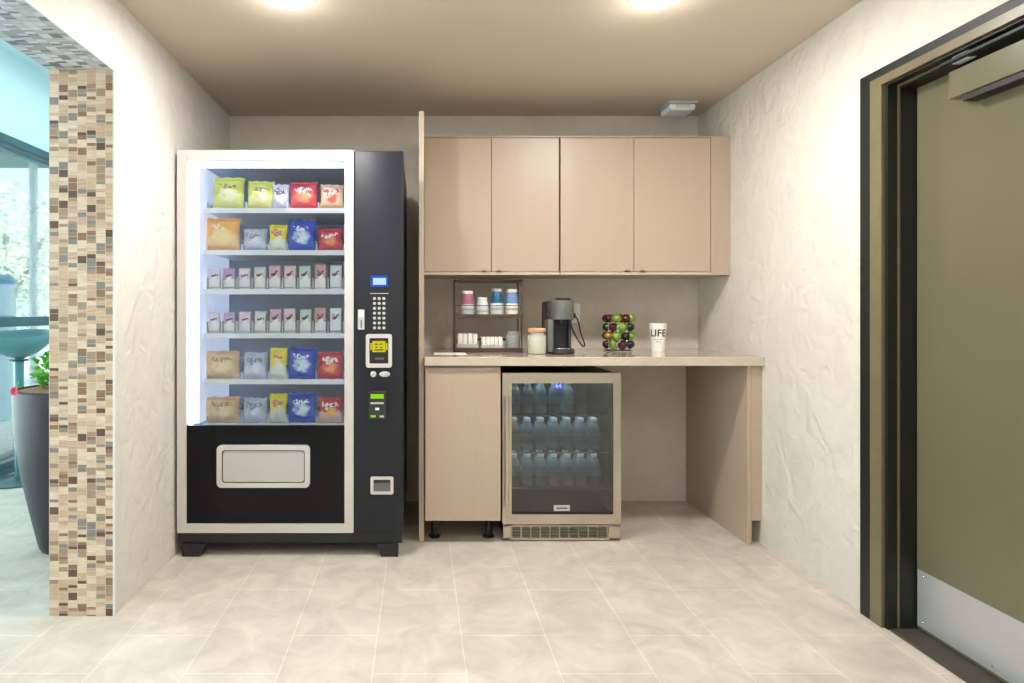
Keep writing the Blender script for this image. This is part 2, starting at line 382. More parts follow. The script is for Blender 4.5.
struct(MB().box(LG - .1, LG, -1.6, 6.0, 2.36, ZL).build('wall_bulkhead', 'lobw'), 'pale blue-white wall band above the lobby glazing', 'wall')
struct(MB().box(XO - .002, XO, YP, 6.0, 0, ZL).box(XO - .002, XO, -1.6, YP, ZS, ZL).build('wall_partition', 'lobw'), 'pale lobby side of the left wall', 'wall')

# lobby glazing
w = thing('window_1', (LG, 3.0, 0), 'tall lobby glazing with dark teal-grey frame', 'window'); tag(w, kind='structure')
MB().box(LG - .06, LG + .03, -1.6, 5.9, 0, .075, .004).box(LG - .06, LG + .06, -1.6, 5.9, 0, .03).build('bottom_rail', 'teal', w)
MB().box(LG - .06, LG + .02, -1.6, 5.9, 2.30, 2.36, .003).box(LG - .04, LG + .0, -1.6, 5.9, 2.26, 2.28).build('head_rail', 'teal', w)
MB().box(LG - .06, LG + .02, -1.6, 5.9, 1.015, 1.085, .003).build('middle_rail', 'teal', w)
for y in (-0.4, 1.4, 3.2, 5.6):
    MB().box(LG - .05, LG + .015, y - .03, y + .03, .07, 2.31).build('mullion', 'teal', w)
MB().box(LG - .025, LG - .017, -1.6, 5.9, .07, 1.02).build('pane', 'winglass', w)
MB().box(LG - .025, LG - .017, -1.6, 5.9, 1.08, 2.31).build('pane', 'winglass', w)

# ------------------------------------------------------------------ outdoors
struct(MB().box(-30, -2.98, -4, 40, -.14, -.04).build('ground', 'ground'), 'pale paved ground outside the glazing', 'ground')
struct(MB().box(-5.2, -3.01, 3.6, 6.5, 2.58, 2.68).build('trim_4', 'teal'), 'grey-teal canopy outside the lobby glazing', 'canopy')
p = MB().cyl((PX(34, 6.2), 6.2, -.04), (PX(34, 6.2), 6.2, 2.58), .036).build('canopy_post', 'white', None, (PX(34, 6.2), 6.2, -.04), True)
tag(p, 'slim white post under the canopy outside the glazing', 'post')
struct(MB().box(-3.35, -3.2, -1.6, 12, -.04, .03).build('trim_5', 'ground'), 'low pale kerb outside the glazing', 'kerb')
def tree(x, y, h, r, label, seed):
    rd = random.Random(seed)
    t = thing('leafy_tree', (x, y, -.04), label, 'tree', 'trees outside the glazing')
    mb = MB().tube([(x, y, -.04), (x + .05, y, h * .3), (x - .03, y + .02, h * .6)], .07)
    for k in range(5):
        a = k * 1.3; mb.tube([(x, y, h * .4), (x + math.cos(a) * r * .5, y + math.sin(a) * r * .5, h * .75)], .025)
    mb.build('trunk', 'bark', t)
    bm = bmesh.new()
    for k in range(2600):
        d = Vector((rd.gauss(0, 1), rd.gauss(0, 1), rd.gauss(0, 1))).normalized() * (rd.random() ** .45)
        c = Vector((x + d.x * r, y + d.y * r, h * .62 + d.z * h * .42))
        if math.sin(c.x * 5) + math.sin(c.z * 4.2 + 1) + math.sin(c.y * 4) < -.5: continue
        s_ = rd.uniform(.03, .07); u = Vector((rd.gauss(0, 1), rd.gauss(0, 1), rd.gauss(0, 1))).normalized(); v = u.orthogonal().normalized()
        bm.faces.new([bm.verts.new(c + q) for q in (u * s_, v * s_ * .5, -u * s_, -v * s_ * .5)])
    mb = MB(); mb.bm.free(); mb.bm = bm; mb.build('foliage', 'leaf2', t)
tree(-5.9, 9.2, 2.9, 1.0, 'pale leafy tree outside the glazing, left of the white post', 1)
tree(-6.0, 12.2, 3.2, .9, 'pale leafy tree outside the glazing, right of the white post', 2)
tree(-10.5, 16.5, 4.0, 1.6, 'distant hazy tree behind the two nearer trees outside', 3)
# blue bin outside
bx_, by_ = PX(0, 6.9), 6.9
t = thing('outdoor_bin', (bx_, by_, -.04), 'pale blue outdoor bin with darker blue lid and band beyond the glazing', 'bin')
MB().lathe([(.11, 0), (.13, .1), (.14, 1.0), (.14, 1.46)], (bx_, by_, -.04), 20).build('bin_body', 'pblue', t, smooth=True)
MB().lathe([(.16, 1.46), (.16, 1.50), (.11, 1.55), (.0, 1.57)], (bx_, by_, -.04), 20).build('lid', 'blue', t, smooth=True)
MB().lathe([(.148, 1.02), (.15, 1.07), (.148, 1.12)], (bx_, by_, -.04), 20).build('band', 'blue', t, smooth=True)

# ------------------------------------------------------------------ lobby stool and planter
sx, sy = PX(19, 4.25), 4.25
t = thing('bar_stool', (sx, sy, 0), 'teal-grey moulded shell stool on a slim pedestal behind the planter', 'stool')
sz0 = PZ(358, sy); sz1 = PZ(330, sy)
bm = bmesh.new(); rows = []
for i in range(9):
    q = i / 8; ring = []
    for k in range(28):
        a = 2 * PI * k / 28
        r = .03 + .165 * math.sin(q * PI / 2) ** .9
        zz = sz0 + (sz1 - sz0) * (q ** 1.15) * (0.86 + .14 * math.sin(a))
        ring.append(bm.verts.new((sx + r * 1.08 * math.cos(a), sy + r * math.sin(a), zz)))
    rows.append(ring)
for a, b in zip(rows, rows[1:]):
    for k in range(28): bm.faces.new((a[k], a[(k + 1) % 28], b[(k + 1) % 28], b[k]))
bm.faces.new(rows[0]); mb = MB(); mb.bm.free(); mb.bm = bm
sh = mb.build('seat', 'tealp', t, smooth=True)
md = sh.modifiers.new('s', 'SOLIDIFY'); md.thickness = .012
MB().cyl((sx, sy, .012), (sx, sy, sz0 + .006), .024, 16, .03).build('pedestal', 'tealp', t, smooth=True)
MB().lathe([(.20, 0), (.20, .008), (.05, .02), (.03, .03)], (sx, sy, 0), 32).build('base', 'teal', t, smooth=True)
MB().lathe([(.05, .0), (.06, .006), (.05, .012)], (sx, sy, sz0 - .02), 20).build('collar', 'teal', t, smooth=True)

cx, cy = -1.66, 3.08
t = thing('potted_plant', (cx, cy, 0), 'tall charcoal tapered planter with green leafy plant and red flower beside mosaic pillar', 'plant')
MB().lathe([(.0, 0), (.135, 0), (.148, .02), (.188, .2), (.220, .36), (.247, .56), (.254, .70), (.254, .755), (.241, .76), (.237, .72), (.0, .72)], (cx, cy, 0), 48, False).build('planter', 'plant', t, smooth=True)
MB().lathe([(.0, .757), (.16, .765), (.236, .752), (.236, .725), (0, .725)], (cx, cy, 0), 36, False).build('soil', 'soil', t, smooth=True)
def leaf(bm, base, d, up, L, W):
    s_ = d.cross(up).normalized() * W; n = 5; pl = pr = None
    for i in range(n + 1):
        q = i / n; c = base + d * L * q + up * L * .35 * math.sin(q * PI * .6) - up * L * .25 * q * q
        wd = math.sin(PI * min(1, q * .93 + .07)) ** .8
        a = bm.verts.new(c - s_ * wd); b = bm.verts.new(c + s_ * wd)
        if pl: bm.faces.new((pl, pr, b, a))
        pl, pr = a, b
bm = bmesh.new(); st = MB()
for k in range(46):
    a = random.uniform(0, 2 * PI); r0 = random.uniform(0, .15) ; b0 = Vector((cx + r0 * math.cos(a), cy + r0 * math.sin(a), .75))
    hgt = random.uniform(.06, .19); top = b0 + Vector((math.cos(a) * .04, math.sin(a) * .04, hgt)); st.tube([b0, (b0 + top) / 2 + Vector((.004, 0, 0)), top], .0022, 5)
    for j in range(11):
        q = random.uniform(.25, 1); an = random.uniform(0, 2 * PI); d = Vector((math.cos(an), math.sin(an), random.uniform(.0, .7))).normalized()
        leaf(bm, b0.lerp(top, q), d, Vector((0, 0, 1)), random.uniform(.035, .06), random.uniform(.009, .015))
mb = MB(); mb.bm.free(); mb.bm = bm; mb.build('foliage', 'leaf', t); st.build('stems', 'leaf', t)
fc = Vector((PX(15.5, 2.85), 2.85, PZ(391, 2.85))); bm = bmesh.new()
for k in range(9):
    an = k * 2 * PI / 9; leaf(bm, fc, Vector((math.cos(an), -.2, math.sin(an))).normalized(), Vector((0, -1, 0)), .024, .005)
mb = MB(); mb.bm.free(); mb.bm = bm; fl = mb.build('flower', 'pink', t)
MB().tube([(cx - .19, cy - .05, .75), (cx - .19, cy - .12, .80), fc], .002, 6).build('flower_stem', 'leaf', t)

# ------------------------------------------------------------------ door on the right
struct_fr = thing('trim_6', (XR, DY1, 0), 'stepped olive and black steel door frame in the right wall', 'door frame'); tag(struct_fr, kind='structure')
def jambs(name, m, u0, u1, h0, h1, x0, x1, bev=0.0015):
    """frame member: u = distance range from outer edge on the jamb, h = the same on the head"""
    yo, yn, zt = 2.386, 1.185, 1.987
    b = MB(); b.box(x0, x1, yo - u1, yo - u0, 0, zt - h1)
    b.box(x0, x1, yn + u0, yn + u1, 0, zt - h1)
    b.box(x0, x1, yn + u0, yo - u0, zt - h1, zt - h0)
    b.build(name, m, struct_fr)
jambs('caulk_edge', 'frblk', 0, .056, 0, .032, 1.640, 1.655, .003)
jambs('casing', 'olive2', .054, .112, .030, .060, 1.6385, 1.672)
jambs('outer_step', 'frblk', .108, .128, .055, .068, 1.650, 1.683)  # step faces set to black, casing and bead to olive
jambs('stop_bead', 'olive2', .114, .131, .060, .074, 1.683, 1.690)
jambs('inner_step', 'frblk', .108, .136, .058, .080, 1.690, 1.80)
struct(MB().box(1.652, 1.80, 1.31, 2.25, 0, .010, .003).build('trim_7', 'thresh'), 'dark brown worn threshold under the olive door', 'threshold')
XD = 1.743; dy0, dy1 = 1.335, 2.247; dz0, dz1 = .016, 1.905
d = thing('door_1', (XD, dy1, 0), 'olive painted steel door with silver kick plate', 'door'); tag(d, kind='structure')
MB().box(XD, XD + .045, dy0, dy1, dz0, dz1, .002).build('door_panel', 'olive', d)
MB().box(XD - .002, XD, dy0 + .03, dy1 - .006, .026, .222, .0006).build('kick_plate', 'steelh', d)
for (y, z) in [(dy1 - .03, .205), (dy1 - .03, .045)] + [(dy1 - .30, zz) for zz in (.045,)] + [(dy1 - .57, .205), (dy1 - .57, .045)]:
    MB().lathe([(.0045, 0), (.003, .002), (0, .0025)], (XD - .002, y, z), 10, True, Matrix.Rotation(-PI / 2, 4, 'Y')).build('screw', 'chrome', d, smooth=True)
c = MB().box(XD - .055, XD, 1.66, 2.046, 1.797, 1.884, .003).build('door_closer', 'olive', d)
MB().box(XD - .050, XD - .004, 1.67, 2.0, 1.776, 1.797, .003).build('closer_valve_cover', 'frblk', c)
MB().box(XD - .085, XD - .05, 1.70, 2.045, 1.899, 1.911, .003).build('closer_arm', 'frblk', c)
MB().box(1.672, 1.70, 1.955, 2.015, 1.897, 1.925, .003).build('arm_bracket', 'grey', c)
MB().cyl((1.667, 1.965, 1.906), (1.667, 1.50, 1.914), .0035).build('arm_rod', 'chrome', c, smooth=True)

# ------------------------------------------------------------------ downlights and detector
for k, (x, y) in enumerate(((PX(287, 2.36), 2.36), (PX(657, 2.36), 2.36))):
    t = thing('downlight', (x, y, ZC), ('glowing round ceiling downlight above the vending machine side', 'glowing round ceiling downlight above the cabinet side')[k], 'light', 'recessed ceiling downlights')
    MB().lathe([(.078, -.004), (.095, -.006), (.10, 0), (.078, 0)], (x, y, ZC), 36, False).build('trim_ring', 'white', t, smooth=True)
    MB().lathe([(0, -.003), (.078, -.003), (.078, -.001), (0, -.001)], (x, y, ZC), 36, False).build('lens', 'down', t)
dx_, dy_ = 1.45, 3.60
t = thing('ceiling_detector', (dx_, dy_, ZC), 'white box-shaped detector on the ceiling at the back right corner', 'detector')
MB().box(dx_ - .08, dx_ + .08, dy_ - .08, dy_ + .08, ZC - .012, ZC, .003).build('mounting_plate', 'grey', t)
b = MB().box(dx_ - .072, dx_ + .072, dy_ - .072, dy_ + .072, ZC - .048, ZC - .012, .012, 3)
b.build('housing', 'white', t, smooth=True)
for k in range(3): MB().box(dx_ - .04, dx_ + .04, dy_ - .0735, dy_ - .071, ZC - .022 - k * .007, ZC - .019 - k * .007).build('vent_slot', 'grey', t)

# ------------------------------------------------------------------ cabinets
PY = 3.10
t = tag(MB().box(-.003, .022, 3.12, YB - .002, 0, 2.098, .001).build('tall_end_panel', 'cabe', None, (.01, 3.12, 0)),
        'tall narrow taupe end panel standing between vending machine and cabinets', 'panel')
CF = 3.42
def upper(x0, x1, xm, label, hx):
    t = thing('wall_cabinet', (x0, CF, 1.317), label, 'cabinet', 'wall cabinets above the counter')
    MB().box(x0, x1, CF, YB - .002, 1.317, 2.054, .0008).build('carcass', 'cab', t)
    MB().box(x0, x1, CF - .022, CF, 1.317, 1.331, .001).build('bottom_rail', 'cabe', t)
    MB().box(x0, x1, CF - .020, CF, 2.046, 2.054, .001).build('top_rail', 'cab', t)
    for (a, b_), h in zip(((x0 + .002, xm - .0015), (xm + .0015, x1 - .003)), hx):
        dr = MB().box(a, b_, CF - .020, CF - .001, 1.334, 2.043, .0012).build('door', 'cab', t)
        MB().box(h - .012, h + .012, CF - .034, CF - .020, 1.334, 1.341, .0015).build('pull_tab', 'brass', dr)
upper(.024, PX(559.5, 3.40), PX(491.5, 3.40), 'taupe two-door wall cabinet at left, above the drinks rack', (PX(484, 3.4), PX(499, 3.4)))
upper(PX(559.5, 3.40) + .004, PX(711, 3.40), PX(634, 3.40), 'taupe two-door wall cabinet at right, above the pod carousel', (PX(627, 3.4), PX(642, 3.4)))
tag(MB().box(PX(711, 3.4) + .001, XR - .001, CF - .016, YB - .002, 1.317, 2.054, .001).build('filler_panel', 'cab', None, (1.6, CF, 1.317)),
    'narrow taupe filler panel between right wall cabinet and plaster wall', 'panel')
# base cabinet
bx0, bx1 = .026, .392
t = thing('base_cabinet', (bx0, PY, 0), 'taupe one-door base cabinet on black feet left of the fridge', 'cabinet')
MB().box(bx0, bx1, PY, 3.70, .112, .858, .001).build('carcass', 'cab', t)
MB().box(bx0 + .002, bx1 - .002, PY - .019, PY - .001, .116, .852, .0015).build('door', 'cab', t)
for x in (.075, .345):
    for y in (3.20, 3.62):
        MB().lathe([(.030, 0), (.030, .008), (.017, .014), (.015, .06), (.02, .10), (.03, .112)], (x, y, 0), 18).build('foot', 'blk', t, smooth=True)
# counter
tag(MB().box(.0225, XR - .001, 3.06, YB - .001, .862, .905, .003).build('countertop', 'ctr', None, (.8, 3.4, .862)),
    'long polished beige stone countertop over fridge and knee space', 'countertop')
# right support
t = thing('support_panel', (1.60, PY, 0), 'taupe end support panel under the right end of the countertop', 'panel')
MB().box(1.579, 1.600, PY - .012, YB - .002, 0, .8615, .001).build('side_panel', 'cab', t)
MB().box(1.601, XR - .001, PY - .012, PY + .008, .115, .8615, .001).build('filler', 'cab', t)
MB().box(1.601, XR - .001, PY + .07, PY + .085, 0, .115, .001).build('toe_kick', 'cabe', t)

# ------------------------------------------------------------------ fridge
FY = 3.13
def fx(x): return PX(x, FY)
def fz(y): return PZ(y, FY)
x0, x1 = fx(502.5), fx(621); zt, zb = .822, .083
t = thing('beverage_fridge', ((x0 + x1) / 2, FY, 0), 'stainless framed glass-door drinks fridge full of water bottles under the counter', 'fridge')
c0, c1 = x0 + .008, x1 - .008; BY = 3.70
MB().box(c0, c0 + .018, FY + .05, BY, .02, zt - .005).box(c1 - .018, c1, FY + .05, BY, .02, zt - .005).box(c0, c1, FY + .05, BY, zt - .025, zt - .005)\
    .box(c0, c1, FY + .05, BY, .02, .12).box(c0, c1, BY - .02, BY, .02, zt - .005).build('housing', 'blk', t)
MB().box(c0 + .018, c0 + .021, FY + .055, BY - .02, .12, zt - .03).box(c1 - .021, c1 - .018, FY + .055, BY - .02, .12, zt - .03).box(c0 + .02, c1 - .02, BY - .024, BY - .021, .12, zt - .03)\
    .build('liner', mat('dark_grey_liner', (52, 54, 56), .5), t)
dr = MB()
g = .045
dr.rrect(x0, x1, zb, zt, .004, FY, FY + .04, (x0 + g, x1 - .037, zb + .048, zt - .05, .002))
dr = dr.build('door_frame', 'steel', t)
MB().box(x0 + g, x1 - .037, FY + .006, FY + .012, zb + .048, zt - .05).build('glass_pane', 'tint', dr)
MB().box(x0 + g, x1 - .037, FY + .0035, FY + .006, zb + .048, zb + .06).build('lower_gasket', 'blk', dr)
h = MB().box(x0 + .010, x0 + .026, FY - .035, FY - .022, fz(504), fz(396), .004)
h.box(x0 + .013, x0 + .023, FY - .024, FY + .002, fz(501), fz(493), .002).box(x0 + .013, x0 + .023, FY - .024, FY + .002, fz(407), fz(399), .002)
h.build('handle', 'steel', dr)
bd = MB().rrect(fx(554), fx(570), fz(511), fz(505.5), .003, FY + .001, FY + .006).build('badge', 'grey', dr)
MB().box(fx(556.5), fx(567.5), FY + .0003, FY + .001, fz(508.8), fz(507.6)).build('badge_lettering', 'ink', bd)
tm = text_mesh('44', .032).xf(Matrix.Translation((fx(558.5), FY + .0045, fz(386.4))) @ UPR)
tm.build('blue_temperature_digits', 'bled', dr)
MB().lathe([(.003, 0), (.002, .003)], (x1 - .02, FY, fz(400)), 10, True, Matrix.Rotation(PI / 2, 4, 'X')).build('lock', 'chrome', dr)
gr = MB().box(x0 + .004, x1 - .004, FY + .012, FY + .03, .006, .078, .002)
for k in range(4): gr.box(x0 + .02, x1 - .02, FY + .006, FY + .014, .016 + k * .0155, .019 + k * .0155)
gr.box(x0 + .004, x0 + .04, FY, FY + .02, .006, .078, .002).box(x1 - .06, x1 - .004, FY, FY + .02, .006, .078, .002)
gr.box(x0 + .004, x1 - .004, FY, FY + .02, .072, .078).box(x0 + .004, x1 - .004, FY, FY + .02, .006, .016)
g_ = gr.build('vent_grille', 'steel', t)
n = 10; ga, gb = x0 + .045, x1 - .064; wd = (gb - ga) / n
for k in range(n):
    s_ = MB()
    for j in range(4): s_.box(ga + k * wd + .004, ga + (k + 1) * wd - .004, FY + .0005, FY + .011, .018 + j * .0135, .028 + j * .0135)
    s_.build('vent_slot', 'grille', g_)
sh_z = [fz(492) - .004, fz(456) - .004, fz(416) - .004]
sh_z = [.240, .420, .605]
for z in sh_z:
    s_ = MB().box(c0 + .02, c1 - .02, FY + .075, FY + .08, z - .008, z, .001).box(c0 + .02, c1 - .02, BY - .05, BY - .046, z - .006, z)
    for k in range(22): s_.cyl((c0 + .03 + k * .0228, FY + .078, z - .003), (c0 + .03 + k * .0228, BY - .048, z - .003), .0016, 6)
    s_.build('wire_shelf', 'chrome', t)
MB().box(c0 + .05, c1 - .05, FY + .10, FY + .12, zt - .036, zt - .027).build('interior_light', 'fled', t)
# bottle prototype
def bottle():
    t = thing('water_bottle', (0, 0, 0), '', 'bottle')
    MB().lathe([(0, .003), (.02, 0), (.029, .004), (.031, .012), (.029, .03), (.031, .045), (.029, .06), (.031, .075), (.029, .09), (.030, .105), (.026, .122), (.018, .136), (.013, .143), (.013, .155), (0, .156)], n=20, close=False).build('body', 'bottle', t, smooth=True)
    MB().lathe([(.0315, .052), (.0318, .055), (.0318, .085), (.0315, .088)], n=20, close=False).build('paper_label', MT['wlabel'], t, smooth=True)
    MB().lathe([(.0145, .146), (.015, .149), (.015, .160), (.013, .163), (0, .163)], n=16, close=False).build('cap', 'white', t, smooth=True)
    return t
MT['wlabel'] = mat('blue_and_white_bottle_label', (172, 200, 212), .4, var=.25, vscale=60)
bp_ = bottle(); first = True
ordn = ['leftmost', 'second', 'third', 'fourth', 'fifth', 'sixth', 'seventh', 'eighth', 'ninth']
tiers = ['bottom', 'middle', 'top']
for ti, z in enumerate(sh_z):
    cnt = 7 if ti < 2 else 5
    for row in range(2):
        for k in range(cnt):
            x = c0 + .068 + k * .0675 + (.004 if row else 0); y = FY + .125 + row * .075
            if row and k % 2 and ti == 2: continue
            od = 'leftmost' if k == 0 else ordn[k] + ' from left'
            lb = 'clear water bottle, %s in the %s row of the fridge %s shelf' % (od, ('front', 'second')[row], tiers[ti])
            if first: bp_.location = (x, y, z); bp_['label'] = lb; bp_['group'] = 'water bottles in the fridge'; first = False
            else: dup(bp_, (x, y, z), (0, 0, random.uniform(0, 6)), lb, 'water bottles in the fridge')

# ------------------------------------------------------------------ vending machine
VY_ = 2.93
def vx(x): return PX(x, VY_)
def vz(y): return PZ(y, VY_)
L0, L1 = vx(177), vx(353.5); R1 = vx(403.5); T0, B0 = vz(150), vz(533)
t = V = thing('vending_machine', ((L0 + R1) / 2, VY_, 0), 'tall black and silver snack vending machine with glowing glass front', 'vending machine')
BYv = 3.70; bl = XL + .003
gl0, gl1, gt, gb = vx(186), vx(344.5), vz(160), vz(426)
shell = MB().box(bl, gl0 - .01, VY_ + .045, BYv, .11, T0 - .03, .002).box(gl0 - .012, gl1 + .01, VY_ + .045, BYv, gt + .004, T0 - .03, .002)\
    .box(gl0 - .012, gl1 + .01, BYv - .03, BYv, .11, T0 - .03).box(gl0 - .012, gl1 + .01, VY_ + .045, BYv, .11, gb - .03)
shell.build('cabinet', 'navy', t)
MB().box(gl1 + .01, R1 - .001, VY_ + .012, BYv, .11, T0 - .03, .002).build('side_cabinet', 'navy', t)
IY = 3.56
lin_ = MB().box(gl0 - .010, gl0 - .006, VY_ + .05, IY, gb - .03, gt + .004).box(gl1 + .006, gl1 + .010, VY_ + .05, IY, gb - .03, gt + .004)\
    .box(gl0 - .01, gl1 + .01, IY, IY + .004, gb - .03, gt + .004).box(gl0 - .01, gl1 + .01, VY_ + .05, IY, gt, gt + .004).box(gl0 - .01, gl1 + .01, VY_ + .05, IY, gb - .03, gb - .026)
lin_.build('interior_liner', 'liner', t)
# door
fr = MB().rrect(L0, L1, B0, T0, .004, VY_, VY_ + .04, (gl0, gl1, vz(524), gt, .002))
fr = fr.build('door_frame', 'silver', t, smooth=True)
MB().box(gl0, gl1, VY_ + .010, VY_ + .015, gb, gt).build('glass_pane', 'glass', fr)
MB().lathe([(.005, 0), (.004, .003), (0, .003)], (vx(188), VY_, vz(157)), 12, True, Matrix.Rotation(PI / 2, 4, 'X')).build('screw', 'chrome', fr)
lp = MB().box(gl0, gl1, VY_ + .008, VY_ + .030, vz(524), gb, .001).build('lower_panel', 'dkpanel', t)
db = MB().rrect(vx(217), vx(310), vz(487.5), vz(445), .022, VY_ - .006, VY_ + .008, (vx(222), vx(305), vz(483), vz(450), .014)).build('delivery_bezel', 'silver', t)
MB().rrect(vx(222), vx(305), vz(483), vz(450), .014, VY_ + .003, VY_ + .0075).build('delivery_recess', 'blk', db)
MB().rrect(vx(223), vx(304), vz(482), vz(451), .013, VY_ - .001, VY_ + .003).build('delivery_flap', 'grey', db)
cp = MB().box(L1 + .002, R1, VY_ + .001, VY_ + .04, B0, T0 - .003, .006, 3).build('control_panel', 'navy', t, smooth=True)
Yp = VY_ + .001
lc = MB().rrect(vx(370.5), vx(388), vz(287), vz(275.5), .003, Yp - .003, Yp).build('display', 'lcdb', cp)
MB().box(vx(373), vx(386), Yp - .0035, Yp - .003, vz(284.8), vz(278)).build('display_text_area', 'lcd', lc)
MB().box(vx(370), vx(388.5), Yp - .0008, Yp, vz(293.8), vz(293.2)).build('fine_print', 'grey', cp)
for r in range(7):
    for c_ in range(3):
        x = vx(374.5 + c_ * 4.7); z = vz(298.5 + r * 4.9)
        MB().rrect(x - .0065, x + .0065, z - .006, z + .006, .003, Yp - .004, Yp, n=3).build('key', 'grey', cp)
sl = MB().rrect(vx(358), vx(364.5), vz(329.5), vz(309.5), .003, Yp - .008, Yp).build('coin_slot', 'grey', cp)
MB().box(vx(358.8), vx(363.8), Yp - .010, Yp - .008, vz(317), vz(310.5), .001).build('coin_button', 'white', sl)
MB().box(vx(360.8), vx(361.8), Yp - .0086, Yp - .008, vz(328), vz(320)).build('slit', 'blk', sl)
br = MB().rrect(vx(366), vx(392), vz(367.5), vz(334), .012, Yp - .012, Yp, (vx(369.5), vx(388.5), vz(363.5), vz(338), .004)).build('bill_bezel', 'silver', cp)
bf = MB().rrect(vx(369.5), vx(388.5), vz(363.5), vz(338), .004, Yp - .004, Yp).build('bill_acceptor', 'blk', br)
MB().box(vx(372.5), vx(385.5), Yp - .0055, Yp - .004, vz(352), vz(341)).build('yellow_screen', 'yel', bf)
MB().box(vx(370.5), vx(372), Yp - .0055, Yp - .004, vz(350), vz(343)).box(vx(386), vx(387.5), Yp - .0055, Yp - .004, vz(350), vz(343)).build('yellow_lamp', 'yel', bf)
ft = MB()
for (a, b_, y) in ((375, 378, 344), (379.5, 382.5, 344), (375.5, 377.5, 347), (380, 382, 347.3), (374.5, 383.5, 349.8)): ft.box(vx(a), vx(b_), Yp - .0062, Yp - .0055, vz(y + .7), vz(y - .5))
ft.build('screen_marks', 'ink', bf)
MB().box(vx(375), vx(384), Yp - .009, Yp - .004, vz(359.4), vz(357.8), .0005).build('bill_slot_lip', 'kgrey', bf)
MB().lathe([(.014, 0), (.014, .004), (.011, .008), (0, .009)], (vx(373.3), Yp, vz(374.2)), 20, True, Matrix.Rotation(PI / 2, 4, 'X')).build('coin_return_knob', 'grey', cp, smooth=True)
e = MB().lathe([(.014, 0), (.014, .004), (.011, .007), (0, .008)], (0, 0, 0), 24, True, Matrix.Rotation(PI / 2, 4, 'X')); e.xf(Matrix.Translation((vx(384.8), Yp, vz(374.2))) @ Matrix.Diagonal((1.75, 1, .95, 1)))
e.build('oval_lock_plate', 'grey', cp, smooth=True)
cr_ = MB().rrect(vx(369), vx(386), vz(418.5), vz(391), .004, Yp - .022, Yp).build('card_reader', 'kdark', cp)
MB().box(vx(371), vx(384), Yp - .0235, Yp - .022, vz(398), vz(393.5)).build('green_screen', 'grn', cr_)
MB().box(vx(371), vx(384), Yp - .026, Yp - .022, vz(403.4), vz(401.6), .0006).build('card_slot', 'grey', cr_)
MB().box(vx(375.5), vx(379.5), Yp - .0235, Yp - .022, vz(409.5), vz(407)).build('contactless_mark', 'white', cr_)
MB().box(vx(371), vx(376), Yp - .0235, Yp - .022, vz(416.5), vz(414.5)).build('green_lamp', 'grn', cr_)
MB().box(vx(380), vx(384), Yp - .0235, Yp - .022, vz(416.5), vz(414.8)).build('grey_mark', 'grey', cr_)
cb = MB().rrect(vx(370.5), vx(393.5), vz(494), vz(476.5), .009, Yp - .008, Yp, (vx(373.5), vx(390.5), vz(491.3), vz(479.3), .005)).build('coin_return_bezel', 'silver', cp)
MB().rrect(vx(373.5), vx(390.5), vz(491.3), vz(479.3), .005, Yp - .002, Yp).build('coin_return_cup', 'kgrey', cb)
MB().box(vx(373.8), vx(390.2), Yp - .005, Yp - .002, vz(482.5), vz(479.6)).build('coin_return_flap', 'kdark', cb)
# base and feet
MB().box(L0 - .0, R1 - .006, VY_ + .015, BYv, .058, .108, .002).build('base_rail', 'blk', t)
for x in (vx(182), vx(381)):
    for y in (VY_ + .002, BYv - .12):
        w_ = (vx(202) - vx(182)) if x < -.8 else (vx(398) - vx(381))
        b = MB(); q = [(x, .06), (x + w_ * (1.18 if x < -.8 else 1), .06), (x + w_ * .82, 0), (x, 0)]
        if x > -.8: q = [(x - .02, .06), (x + w_, .06), (x + w_, 0), (x, 0)]
        f = [b.bm.verts.new((a, y, z)) for a, z in q]; k2 = [b.bm.verts.new((a, y + .10, z)) for a, z in q]
        b.bm.faces.new(f); b.bm.faces.new(k2[::-1])
        for i in range(4): b.bm.faces.new((f[i], k2[i], k2[(i + 1) % 4], f[(i + 1) % 4]))
        bmesh.ops.recalc_face_normals(b.bm, faces=b.bm.faces)
        b.build('foot', 'blk', t)
# light bars
SYv = 3.05; qx_l = PX(204, 3.05)
MB().box(gl0 - .004, qx_l - .002, SYv - .055, IY - .1, gb, gt - .004).build('side_glow_panel', mat('glowing_frosted_panel', (225, 232, 250), .5, emit=(214, 226, 255), estr=.55), t)  # added emissive panel imitating the wide glow around the light bar
MB().box(gl0 - .004, gl0 + .014, VY_ + .045, VY_ + .058, gb, gt - .01).build('side_light_bar', 'led', t)
MB().box(gl0 + .01, gl1 - .01, VY_ + .05, VY_ + .075, gt - .020, gt - .003).build('top_light_bar', 'ledtop', t)
MB().box(gl1 - .004, gl1 + .004, VY_ + .055, VY_ + .066, gb, gt - .01).build('side_light_bar', mat('dim_light_bar', (240, 245, 255), .4, emit=(225, 235, 255), estr=1.5), t)
